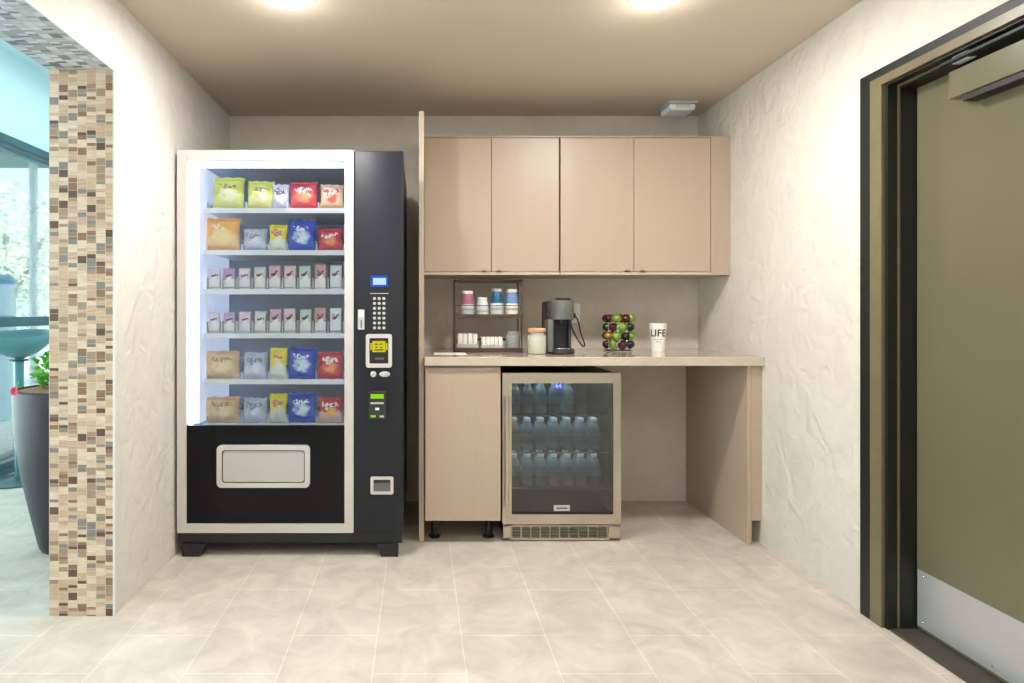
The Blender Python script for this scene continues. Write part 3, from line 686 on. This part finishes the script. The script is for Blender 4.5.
# shelves
SY = 3.05
def qx(x): return PX(x, SY)
def qz(y): return PZ(y, SY)
shelf = [qz(208), qz(250), qz(289), qz(333), qz(379), qz(423)]
for i, z in enumerate(shelf):
    s_ = MB().box(qx_l, gl1 + .004, SY + .004, IY - .02, z - .014, z - .010)
    s = s_.build('shelf', 'white', t)
    MB().box(qx_l - .004, gl1 + .002, SY - .004, SY + .003, z - .025, z - .001, .001).build('price_strip', 'white', s)
    small = i in (2, 3)
    nslot = 9 if small else 5
    X0, X1 = qx(206), qx(344) ; X1 = min(X1, gl1)
    dv = MB()
    bounds = [206 + (343 - 206) * k / 9 for k in range(10)] if small else [206, 241 if i else 245.5, 268 if i else 271, 287, 316 if i else 318, 344]
    for k in range(nslot + 1):
        x = qx(bounds[k]); dv.box(x - .0012, x + .0012, SY + .004, IY - .03, z - .010, z + (.055 if small else .03))
    dv.build('slot_dividers', 'white', s)
    for k in range(nslot):
        a, b_ = qx(bounds[k]), qx(bounds[k + 1]); r = min(.045, (b_ - a) * .36); cxx = (a + b_) / 2; pts = []
        turns = 6
        for q in range(turns * 14 + 1):
            an = 2 * PI * q / 14 + PI / 2; pts.append((cxx + r * math.cos(an), SY + .03 + q / (turns * 14) * .38, z - .008 + r + r * math.sin(an) * 1))
        MB().tube(pts, .0014, 5).build('spiral_coil', 'chrome', s)

# snacks
def bag(name, w, h, th, m, seed=0, lean=.10):
    rd = random.Random(seed); NU, NV = 16, 18; t_ = bmesh.new(); lay = []
    ph = [rd.uniform(0, 6) for _ in range(6)]
    for s_ in (-1, 1):
        g = []
        for j in range(NV + 1):
            v = j / NV; r_ = []
            for i in range(NU + 1):
                u = i / NU * 2 - 1; vv = v * 2 - 1
                crimp = 1 if .06 < v < .94 else 0
                puff = (max(0, 1 - abs(u) ** 2.6) ** .6) * (max(0, 1 - abs(vv / .9) ** 3.2) ** .55 if abs(vv) < .9 else 0)
                wr = 1 + .10 * math.sin(u * 7 + ph[0] + vv * 3) * math.sin(vv * 9 + ph[1]) + .06 * math.sin(u * 15 + ph[2])
                y = s_ * (.0006 + th / 2 * puff * wr * crimp)
                x = u * w / 2 * (1 - .05 * (1 - abs(vv)) * 1.0 + .02 * math.sin(vv * 5 + ph[3]))
                z = v * h + (.0025 * math.sin(u * 9 + ph[4]) if v > .93 else 0)
                r_.append(t_.verts.new((x, y + .004 * math.sin(u * 2 + ph[5]) * v, z)))
            g.append(r_)
        lay.append(g)
    for g in lay:
        for j in range(NV):
            for i in range(NU): t_.faces.new((g[j][i], g[j][i + 1], g[j + 1][i + 1], g[j + 1][i]))
    A, B_ = lay
    for j in range(NV):
        for i in (0, NU): t_.faces.new((A[j][i], A[j + 1][i], B_[j + 1][i], B_[j][i]))
    for i in range(NU):
        for j in (0, NV): t_.faces.new((A[j][i], A[j][i + 1], B_[j][i + 1], B_[j][i]))
    bmesh.ops.recalc_face_normals(t_, faces=t_.faces)
    mb = MB(); mb.merge(t_); return mb.build(name, m, None, (0, 0, 0), True)
GB = 'snack bags in the vending machine'
BM = {
 'lime': bag_mat('lime_yellow_crisp_print', (198, 208, 86), (238, 236, 190), (226, 226, 140), (140, 130, 90)),
 'silver': bag_mat('silver_lilac_print', (205, 205, 220), (240, 240, 245), (185, 180, 205), (90, 80, 120)),
 'red': bag_mat('red_print', (205, 44, 66), (240, 150, 96), (214, 70, 84), (245, 225, 225)),
 'tanred': bag_mat('tan_and_red_print', (226, 196, 170), (216, 92, 84), (232, 190, 150), (190, 60, 60)),
 'orange': bag_mat('orange_glare_print', (246, 186, 96), (250, 226, 160), (250, 206, 150), (250, 235, 200)),
 'frost': bag_mat('frosted_blue_white_print', (186, 196, 214), (225, 232, 245), (200, 210, 235), (130, 140, 170)),
 'yellow': bag_mat('yellow_topped_white_print', (238, 226, 40), (240, 240, 232), (226, 230, 214), (220, 120, 120)),
 'blue': bag_mat('royal_blue_print', (20, 66, 190), (220, 235, 250), (30, 84, 200), (235, 240, 250)),
 'tan': bag_mat('golden_tan_print', (222, 192, 146), (240, 218, 176), (226, 198, 160), (180, 140, 100)),
 'redyel': bag_mat('red_and_yellow_print', (206, 34, 46), (240, 190, 90), (236, 200, 190), (240, 230, 220)),
}
def place_bag(kind, xa, xb, ytop, si, label, seed, th=.045, rz=0.0):
    w_ = (xb - xa) * SY / F * 1.03; z = shelf[si]; h_ = (PZ(ytop, SY + .02) - z) * 1.01
    nm = 'snack_bag'
    o = bag(nm, w_, h_, th, BM[kind], seed)
    o.location = (PX((xa + xb) / 2, SY + .03), SY + .035, z - .002); o.rotation_euler = (-.10, random.uniform(-.03, .03), rz)
    tag(o, label, 'snack bag', GB)
place_bag('lime', 213, 243, 176, 0, 'tall lime-yellow crisp bag at left of the vending machine top shelf', 1, rz=.1)
place_bag('lime', 247, 273, 180, 0, 'shorter lime-yellow crisp bag, second on the vending machine top shelf', 2, rz=.08)
place_bag('silver', 273, 289, 183, 0, 'slim silver and lilac snack bag on the vending machine top shelf', 3, .03)
place_bag('red', 290, 317, 181, 0, 'glossy red crisp bag on the vending machine top shelf', 4)
place_bag('tanred', 320, 343, 183.5, 0, 'tan and red snack bag at right of the vending machine top shelf', 5)
for si, nm in ((1, 'second'), (4, 'fifth'), (5, 'bottom')):
    y0 = {1: 213, 4: 337, 5: 383}[si]
    place_bag('orange' if si == 1 else 'tan', 205, 239, y0 + (4 if si == 1 else 14), si, 'large %s snack bag standing in for glass glare at left of the vending machine %s shelf' % ('orange' if si == 1 else 'golden tan', nm), 10 + si, .055)  # orange and tan bags take the place and tone of blurred glass glare
    place_bag('frost', 243, 266, y0 + 15, si, 'frosted blue-white snack bag, second on the vending machine %s shelf' % nm, 20 + si, .04)
    place_bag('yellow', 269, 286, y0 + 11, si, 'slim white snack bag with yellow top on the vending machine %s shelf' % nm, 30 + si, .03)
    place_bag('blue', 288, 315, y0 + (6 if si == 1 else 10), si, 'royal blue snack bag on the vending machine %s shelf' % nm, 40 + si)
    place_bag('red' if si != 5 else 'redyel', 318, 342, y0 + 15, si, 'red snack bag at right of the vending machine %s shelf' % nm, 50 + si, .04)
barc = [((222, 214, 226), 'pale lilac'), ((196, 160, 205), 'purple topped'), ((228, 205, 212), 'pale pink'), ((206, 216, 210), 'pale green-grey'), ((220, 170, 190), 'rose'),
        ((232, 200, 205), 'blush'), ((190, 206, 196), 'sage and white'), ((206, 150, 150), 'red topped white'), ((225, 228, 226), 'white')]
bmt = [bag_mat('wrapper_print_%s' % n_.replace(' ', '_'), c_, (238, 238, 236), (232, 232, 230), (90, 60, 80)) for c_, n_ in barc]
for si, nm in ((2, 'third'), (3, 'fourth')):
    for k in range(9):
        xa = 206 + 137 * k / 9 + 2; xb = xa + 11.6; z = shelf[si]
        w_ = (xb - xa) * SY / F; h_ = (.118 if k > 3 else .105) + random.uniform(-.006, .004)
        b = MB().box(-w_ / 2, w_ / 2, -.009, .009, .008, h_ - .008, .006, 3).box(-w_ / 2, w_ / 2, -.0012, .0012, 0, h_, .0005)
        o = b.build('candy_bar', bmt[k], None, (0, 0, 0), True); o.location = (PX((xa + xb) / 2, SY + .02), SY + .025, z - .001); o.rotation_euler = (-.08, random.uniform(-.04, .04), 0)
        od = 'leftmost' if k == 0 else ('rightmost' if k == 8 else ordn[k] + ' from left')
        tag(o, '%s wrapped candy bar, %s on the vending machine %s shelf' % (barc[k][1], od, nm), 'candy bar', 'candy bars in the vending machine')

# ------------------------------------------------------------------ things on the counter
CT = .905
RY = 3.445; RX0, RX1 = PX(454.5, RY), PX(523, RY); RZ = CT + .39; RD = .14
t = thing('organizer_rack', ((RX0 + RX1) / 2, RY, CT), 'dark wooden two-tier organizer rack holding jars and sachets on the counter', 'rack')
b = MB()
for x in (RX0, RX1 - .012):
    for y in (RY, RY + RD - .012): MB().box(x, x + .009, y, y + .009, CT, RZ, .001).build('post', 'wood', t)
MB().box(RX0, RX1, RY, RY + .01, RZ - .012, RZ, .001).box(RX0, RX1, RY + RD - .01, RY + RD, RZ - .012, RZ, .001).box(RX0, RX0 + .012, RY, RY + RD, RZ - .012, RZ).box(RX1 - .012, RX1, RY, RY + RD, RZ - .012, RZ).build('top_rail', 'wood', t)
SH1 = 1.098
for z in (CT + .004, SH1 - .008):
    s_ = MB().box(RX0 + .004, RX1 - .004, RY + .002, RY + RD - .002, z, z + .010, .001)
    s_ = s_.build('shelf_board', 'wood', t)
    MB().box(RX0, RX1, RY - .004, RY + .002, z - .003, z + .018, .001).build('front_lip', 'wood', s_)
    MB().tube([(RX0 + .006, RY + .004, z + .065), (RX1 - .006, RY + .004, z + .065)], .0022, 6).build('guard_wire', 'wood', s_) if z > 1 else None
MB().box(RX0 + .10, RX0 + .35, RY + RD - .012, RY + RD - .006, CT + .055, CT + .068).build('back_rail', 'wood', t)
def jarm(name, cxp, w, h, top, low, label, lidc):
    y = RY + .06; x = PX(cxp, y); r = w / 2; z = SH1 + .003
    t = thing(name, (x, y, z), label, 'jar', 'coloured canisters on the upper rack shelf')
    MB().lathe([(0, 0), (r * .96, 0), (r, .005), (r, h * .42), (r * .97, h * .46)], (x, y, z), 24, False).build('lower_section', low, t, smooth=True)
    MB().lathe([(r * .97, h * .46), (r * .95, h * .62), (r * .82, h * .80), (r * .72, h * .86), (r * .70, h * .88)], (x, y, z), 24, False).build('upper_section', top, t, smooth=True)
    MB().lathe([(r * .80, h * .88), (r * .82, h * .90), (r * .82, h * .98), (r * .78, h), (0, h)], (x, y, z), 24, False).build('lid', lidc, t, smooth=True)
    MB().lathe([(r * 1.005, h * .20), (r * 1.01, h * .22), (r * 1.01, h * .27), (r * 1.005, h * .29)], (x, y, z), 24, False).build('print_band', 'grey', t, smooth=True)
    return t
MT['jpink'] = mat('mauve_pink_glaze', (176, 110, 132), .35); MT['jteal'] = mat('deep_teal_glaze', (18, 92, 122), .3)
MT['jblue'] = mat('cornflower_glaze', (112, 146, 196), .3); MT['jwhite'] = mat('frosted_white_body', (214, 218, 216), .4, var=.12, vscale=40)
jarm('canister', 467.5, .074, .134, 'jpink', 'jwhite', 'white canister with mauve pink neck on the upper rack shelf', 'paper')
jarm('canister', 482.5, .066, .098, 'jwhite', 'jwhite', 'shortest canister, all white, on the upper rack shelf', 'paper')
jarm('canister', 497, .072, .148, 'jteal', 'jwhite', 'tall canister with deep teal neck on the upper rack shelf', 'grey')
jarm('canister', 512, .074, .142, 'jblue', 'paper', 'canister with cornflower blue neck on the upper rack shelf', 'paper')
# sachet trays
def tray(xa, xb, h, n_, label, side, hh):
    y0, y1 = RY + .012, RY + .10; x0 = PX(xa, RY + .02); x1 = PX(xb, RY + .02); z = CT + .0145
    t = thing('sachet_tray', ((x0 + x1) / 2, y0, z), label, 'tray')
    MB().box(x0, x1, y0, y1, z, z + .003).box(x0, x0 + .003, y0, y1, z, z + h * .6).box(x1 - .003, x1, y0, y1, z, z + h * .6).box(x0, x1, y1 - .003, y1, z, z + h * .6).build('tray_walls', 'jar', t)
    MB().box(x0, x1, y0, y0 + .002, z, z + h * .35).build('front_wall', 'jar', t)
    p0 = None; w_ = (x1 - x0 - .008) / n_
    for r_ in range(2):
        for k in range(n_):
            c_ = (x0 + .004 + w_ * (k + .5), y0 + .02 + r_ * .034, z + .003)
            if p0 is None:
                p0 = MB().box(-w_ * .46, w_ * .46, -.011, .011, 0, hh, .004, 2).build('sugar_sachet', 'paper', None, (0, 0, 0), True)
                tag(p0, 'white paper sachet standing in the %s tray on the lower rack shelf' % side, 'sachet', 'sachets in the %s tray' % side); p0.location = c_
            else:
                o = p0.copy(); COL.objects.link(o); o.location = c_; o.rotation_euler = (random.uniform(-.05, .05), 0, random.uniform(-.06, .06))
tray(457, 478.5, .085, 4, 'clear tray of tall white sachets at left of the lower rack shelf', 'left', .080)
tray(481, 503.5, .064, 5, 'clear tray of short white sachets in the middle of the lower rack shelf', 'middle', .062)
def glassjar(cxp, y, r, h, fillm, fillh, lidm, label, name, lidname):
    x = PX(cxp, y); z = CT if name == 'biscuit_jar' else CT + .0145
    t = thing(name, (x, y, z), label, 'jar')
    MB().lathe([(0, 0), (r * .92, 0), (r, .006), (r, h * .72), (r * .85, h * .80), (r * .83, h * .84)], (x, y, z), 28, False).build('glass_body', 'jar', t, smooth=True)
    MB().lathe([(0, .004), (r * .9, .004), (r * .93, fillh * h), (r * .6, fillh * h + .006), (0, fillh * h + .004)], (x, y, z), 24, False).build('contents', fillm, t, smooth=True)
    MB().lathe([(r * .88, h * .84), (r * .92, h * .86), (r * .92, h * .96), (r * .8, h), (0, h)], (x, y, z), 28, False).build(lidname, lidm, t, smooth=True)
MT['cream'] = mat('cream_coloured_contents', (226, 214, 176), .7, var=.2, vscale=90)
MT['lidor'] = mat('orange_lid', (218, 168, 124), .5, var=.25, vscale=50)
MT['smoke'] = mat('grey_contents', (150, 150, 148), .4, var=.3, vscale=60)
glassjar(513, RY + .055, .040, .095, 'smoke', .55, 'jar', 'small clear glass jar at right of the lower rack shelf', 'glass_jar', 'glass_lid')
glassjar(537, 3.30, .050, .132, 'cream', .70, 'lidor', 'clear jar of cream coloured contents with orange lid beside coffee maker', 'biscuit_jar', 'orange_lid')
# coffee maker
KY = 3.21; kx = PX(562, KY + .08)
t = thing('coffee_maker', (kx, KY + .12, CT), 'slim slate grey pod coffee maker on the counter', 'coffee maker')
w2 = .060
MB().box(kx - .064, kx + .050, KY + .14, KY + .30, CT, CT + .272, .012, 3).build('water_column', 'kdark', t, smooth=True)
hd = MB().lathe([(.0, .175), (.052, .175), (.057, .180), (.057, .205), (.0555, .2065), (.0555, .2095), (.057, .211), (.057, .262), (.053, .272), (.036, .277), (.0, .277)], (kx + .004, KY + .085, CT), 40, False)
hd.box(kx - .051, kx + .059, KY + .085, KY + .22, CT + .176, CT + .270, .006, 2)
hd.build('brew_head', 'kgrey', t, smooth=True)
MB().lathe([(.030, .277), (.040, .279), (.040, .284), (.034, .287), (0, .287)], (kx + .006, KY + .085, CT), 30, False).build('lid_ring', 'kdark', t, smooth=True)
MB().box(kx - .055, kx + .050, KY + .132, KY + .141, CT + .02, CT + .178).build('cavity_back', 'blk', t)
MB().box(kx - .078, kx - .048, KY + .05, KY + .142, CT + .01, CT + .178, .008, 2).build('side_pillar', 'kgrey', t, smooth=True)
MB().box(kx + .036, kx + .050, KY + .09, KY + .142, CT + .01, CT + .178, .006, 2).build('side_pillar', 'kdark', t, smooth=True)
MB().lathe([(.012, .150), (.02, .160), (.02, .176)], (kx + .004, KY + .085, CT), 18).build('spout', 'blk', t, smooth=True)
MB().lathe([(0, 0), (.056, 0), (.060, .004), (.060, .022), (.054, .028), (0, .028)], (kx + .002, KY + .078, CT), 36, False).box(kx - .064, kx + .05, KY + .09, KY + .30, CT, CT + .022, .006).build('drip_tray', 'kdark', t, smooth=True)
MB().lathe([(0, .0285), (.045, .0285), (.045, .031), (0, .031)], (kx + .002, KY + .075, CT), 30, False).build('drip_grate', 'chrome', t, smooth=True)
MB().lathe([(.0, .031), (.030, .031), (.034, .09), (.033, .12), (.029, .12), (.028, .035), (0, .035)], (kx + .002, KY + .083, CT), 24, False).build('black_mug_shape', 'kdark', t, smooth=True) if False else None
# power cord
pts = []
ctrl = [(kx + .05, 3.44, CT + .17), (.835, 3.455, CT + .19), (.856, 3.46, CT + .165), (.872, 3.465, CT + .10), (.893, 3.47, CT + .045), (.885, 3.465, CT + .028),
        (.862, 3.46, CT + .055), (.838, 3.47, CT + .10), (.85, 3.60, CT + .15), (.905, 3.775, CT + .195)]
ctrl = [Vector(c_) for c_ in ctrl]
for i in range(len(ctrl) - 1):
    p0, p1, p2, p3 = ctrl[max(i - 1, 0)], ctrl[i], ctrl[i + 1], ctrl[min(i + 2, len(ctrl) - 1)]
    for k in range(8):
        q = k / 8; pts.append(.5 * ((2 * p1) + (p2 - p0) * q + (2 * p0 - 5 * p1 + 4 * p2 - p3) * q * q + (-p0 + 3 * p1 - 3 * p2 + p3) * q ** 3))
pts.append(ctrl[-1])
cd = MB().tube(pts, .0038, 8).build('power_cord', 'blk', t, smooth=True)
MB().box(.893, .917, 3.760, 3.792, CT + .18, CT + .208, .004).build('plug', 'blk', cd)
ot = thing('power_outlet', (.915, YB, CT + .21), 'white wall outlet behind the coffee maker', 'outlet')
MB().rrect(.88, .95, CT + .15, CT + .265, .006, YB - .006, YB).build('cover_plate', 'white', ot)
MB().rrect(.895, .935, CT + .165, CT + .25, .010, YB - .008, YB - .006).build('receptacle', 'paper', ot)

# pod carousel
qy = 3.52; qx_ = PX(618.5, qy)
t = thing('pod_carousel', (qx_, qy, CT), 'chrome wire carousel of coffee pods on the counter between coffee maker and cup', 'pod holder')
MB().lathe([(0, 0), (.075, 0), (.078, .004), (.070, .009), (0, .010)], (qx_, qy, CT), 36, False).build('base', 'chrome', t, smooth=True)
MB().cyl((qx_, qy, CT + .008), (qx_, qy, CT + .200), .006).build('spindle', 'chrome', t, smooth=True)
NP = 8
for k in range(NP):
    a = 2 * PI * (k + .5) / NP
    MB().tube([(qx_ + .01 * math.cos(a), qy + .01 * math.sin(a), CT + .198), (qx_ + .06 * math.cos(a), qy + .06 * math.sin(a), CT + .192), (qx_ + .068 * math.cos(a), qy + .068 * math.sin(a), CT + .18), (qx_ + .068 * math.cos(a), qy + .068 * math.sin(a), CT + .01)], .0016, 6).build('wire', 'chrome', t, smooth=True)
podc = {'green': mat('green_pod_foil', (128, 160, 58), .25, .15), 'plum': mat('plum_pod_foil', (84, 30, 42), .22, .3), 'black': mat('black_pod_foil', (34, 34, 32), .25, .3),
        'rose': mat('rose_pod_foil', (178, 86, 104), .25, .3), 'bronze': mat('bronze_pod_foil', (176, 130, 60), .25, .3), 'dark green': mat('dark_green_pod_foil', (36, 62, 30), .25, .3)}
protos = {}
for n_, m_ in podc.items():
    o = MB().lathe([(0, 0), (.021, 0), (.0242, .001), (.0242, .003), (.0215, .004), (.020, .015), (.015, .023), (.008, .0275), (0, .028)], (0, 0, 0), 20, False).build('coffee_pod', m_, None, (0, 0, 0), True)
    protos[n_] = [o, False]
lay = [['black', 'green', 'dark green', 'black', 'plum', 'green', 'plum', 'black'], ['green', 'green', 'rose', 'black', 'bronze', 'green', 'black', 'green'],
       ['dark green', 'green', 'green', 'bronze', 'dark green', 'plum', 'green', 'black'], ['plum', 'plum', 'green', 'plum', 'plum', 'green', 'plum', 'green']]
tn = ['bottom', 'second lowest', 'third lowest', 'top']
fn = {4: 'left side', 5: 'front left', 6: 'front', 7: 'front right', 0: 'right side', 1: 'rear right', 2: 'rear', 3: 'rear left'}
for ti in range(4):
    for k in range(NP):
        a = 2 * PI * k / NP + (ti % 2) * .32 
        kk = lay[ti][(k - 4) % 8 if False else k]
        z = CT + .036 + ti * .0475; r_ = .060
        rot = (Matrix.Rotation(a, 4, 'Z') @ Matrix.Rotation(math.radians(78), 4, 'Y')).to_euler()
        pr, used = protos[kk]
        if not used: o = pr; protos[kk][1] = True
        else: o = pr.copy(); COL.objects.link(o)
        o.location = (qx_ + r_ * math.cos(a), qy + r_ * math.sin(a), z); o.rotation_euler = rot
        tag(o, '%s coffee pod at the %s of the carousel %s tier' % (kk, fn[k], tn[ti]), 'coffee pod', 'coffee pods in the carousel')
# cup
uy = 3.54; ux = PX(658, uy); r0, r1, hc = .033, .047, .152
t = thing('paper_cup', (ux, uy, CT), 'white cup printed LIFE at right of the pod carousel', 'cup')
MB().lathe([(0, .004), (r0, .004), (r0 * 1.02, 0), (r1, hc - .004), (r1 + .002, hc - .002), (r1 + .001, hc), (r1 - .002, hc - .001), (r0 - .001, .006), (0, .006)], (ux, uy, CT), 40, False).build('cup_wall', 'paper', t, smooth=True)
def wrap(mb, zc, base=0):
    for v in mb.bm.verts:
        x, y, d_ = v.co.x, v.co.y, v.co.z
        z = zc + y; r = r0 + (r1 - r0) * z / hc + .0008 + d_; a = -PI / 2 + x / r - .34
        v.co = Vector((ux + r * math.cos(a), uy + r * math.sin(a), CT + z))
    return mb
tmb = text_mesh('LIFE', .054, .0003); bmesh.ops.subdivide_edges(tmb.bm, edges=list(tmb.bm.edges), cuts=2)
wrap(tmb, .098).build('lettering', 'ink', t)
sm = MB()
for (xa, xb, y) in ((-.022, -.008, .062), (-.004, .004, .062), (.008, .022, .063), (-.012, .0, .050), (.006, .016, .049)): sm.box(xa, xb, y, y + .0035, 0, .0004)
wrap(sm, 0).build('small_print', 'kgrey', t)
# thin white sheet on the counter at the left
tag(MB().xf(Matrix.Identity(4)).box(PX(434, 3.3), PX(466, 3.3), 3.22, 3.38, CT, CT + .0012).build('white_sheet', 'paper', None, (.15, 3.3, CT)),
    'thin white sheet lying on the left end of the countertop', 'paper')

# ------------------------------------------------------------------ lights
def area(name, loc, rot, size, power, col=(1, 1, 1), shape='SQUARE', sy=None, spread=None):
    l = bpy.data.lights.new(name, 'AREA'); l.energy = power; l.color = col; l.shape = shape; l.size = size
    if sy: l.size_y = sy
    if spread: l.spread = spread
    o = bpy.data.objects.new(name, l); COL.objects.link(o); o.location = loc; o.rotation_euler = rot; return o
for x in (PX(287, 2.36), PX(657, 2.36)):
    area('downlight_or_fill', (x, 2.36, ZC - .03), (0, 0, 0), .15, 21, (.99, .98, .97), 'DISK')
    l = bpy.data.lights.new('halo_lamp', 'POINT'); l.energy = 2.2; l.shadow_soft_size = .05; l.color = (1, .99, .97)
    o = bpy.data.objects.new('halo_lamp', l); COL.objects.link(o); o.location = (x, 2.36, ZC - .09)
for x in (-.49, .89):
    area('downlight_or_fill', (x, .45, ZC - .03), (0, 0, 0), .2, 12, (.97, .98, 1), 'DISK')  # added unseen fill lamps overhead, brightening the foreground floor
for z in (.41, .592):
    area('fridge_fill', (.69, FY + .13, z), (0, 0, 0), .46, .35, (.85, .97, 1), 'RECTANGLE', .08)  # added unseen fill above the bottles on the two lower shelves
area('room_fill', (.3, -1.2, 1.5), (math.radians(88), 0, 0), 2.2, 10, (.96, .98, 1), 'RECTANGLE', 1.4)
area('ceiling_bounce', (.3, .5, 1.0), (PI, 0, 0), 1.6, 13, (.97, .98, 1))
area('lobby_fill', (-2.1, 1.2, 2.88), (0, 0, 0), 1.2, 16, (.9, .98, 1), 'RECTANGLE', 3.2)  # both lobby area lights are added fill standing in for daylight
area('lobby_fill', (-2.15, 4.6, 2.88), (0, 0, 0), 1.0, 10, (.9, .98, 1), 'RECTANGLE', 1.6)
sun = bpy.data.lights.new('sun', 'SUN'); sun.energy = 22; sun.angle = .02; so = bpy.data.objects.new('sun', sun); COL.objects.link(so)
so.rotation_euler = Vector((-.35, .75, -1.0)).to_track_quat('-Z', 'Y').to_euler()
wd_ = bpy.data.worlds.new('world'); bpy.context.scene.world = wd_; wd_.use_nodes = True
bg = wd_.node_tree.nodes['Background']; bg.inputs[0].default_value = (.88, .97, 1.0, 1); bg.inputs[1].default_value = 6.0

# ------------------------------------------------------------------ camera
cam = bpy.data.cameras.new('camera'); cam.sensor_width = 36; cam.lens = F / 1024 * 36
cam.shift_x = (512 - VX) / 1024; cam.shift_y = -(341.5 - VY) / 1024; cam.clip_start = .05
co = bpy.data.objects.new('camera', cam); COL.objects.link(co); co.location = (0, 0, CZ); co.rotation_euler = (PI / 2, 0, 0)
sc = bpy.context.scene; sc.camera = co
sc.view_settings.view_transform = 'Standard'; sc.view_settings.look = 'None'; sc.view_settings.exposure = -0.06
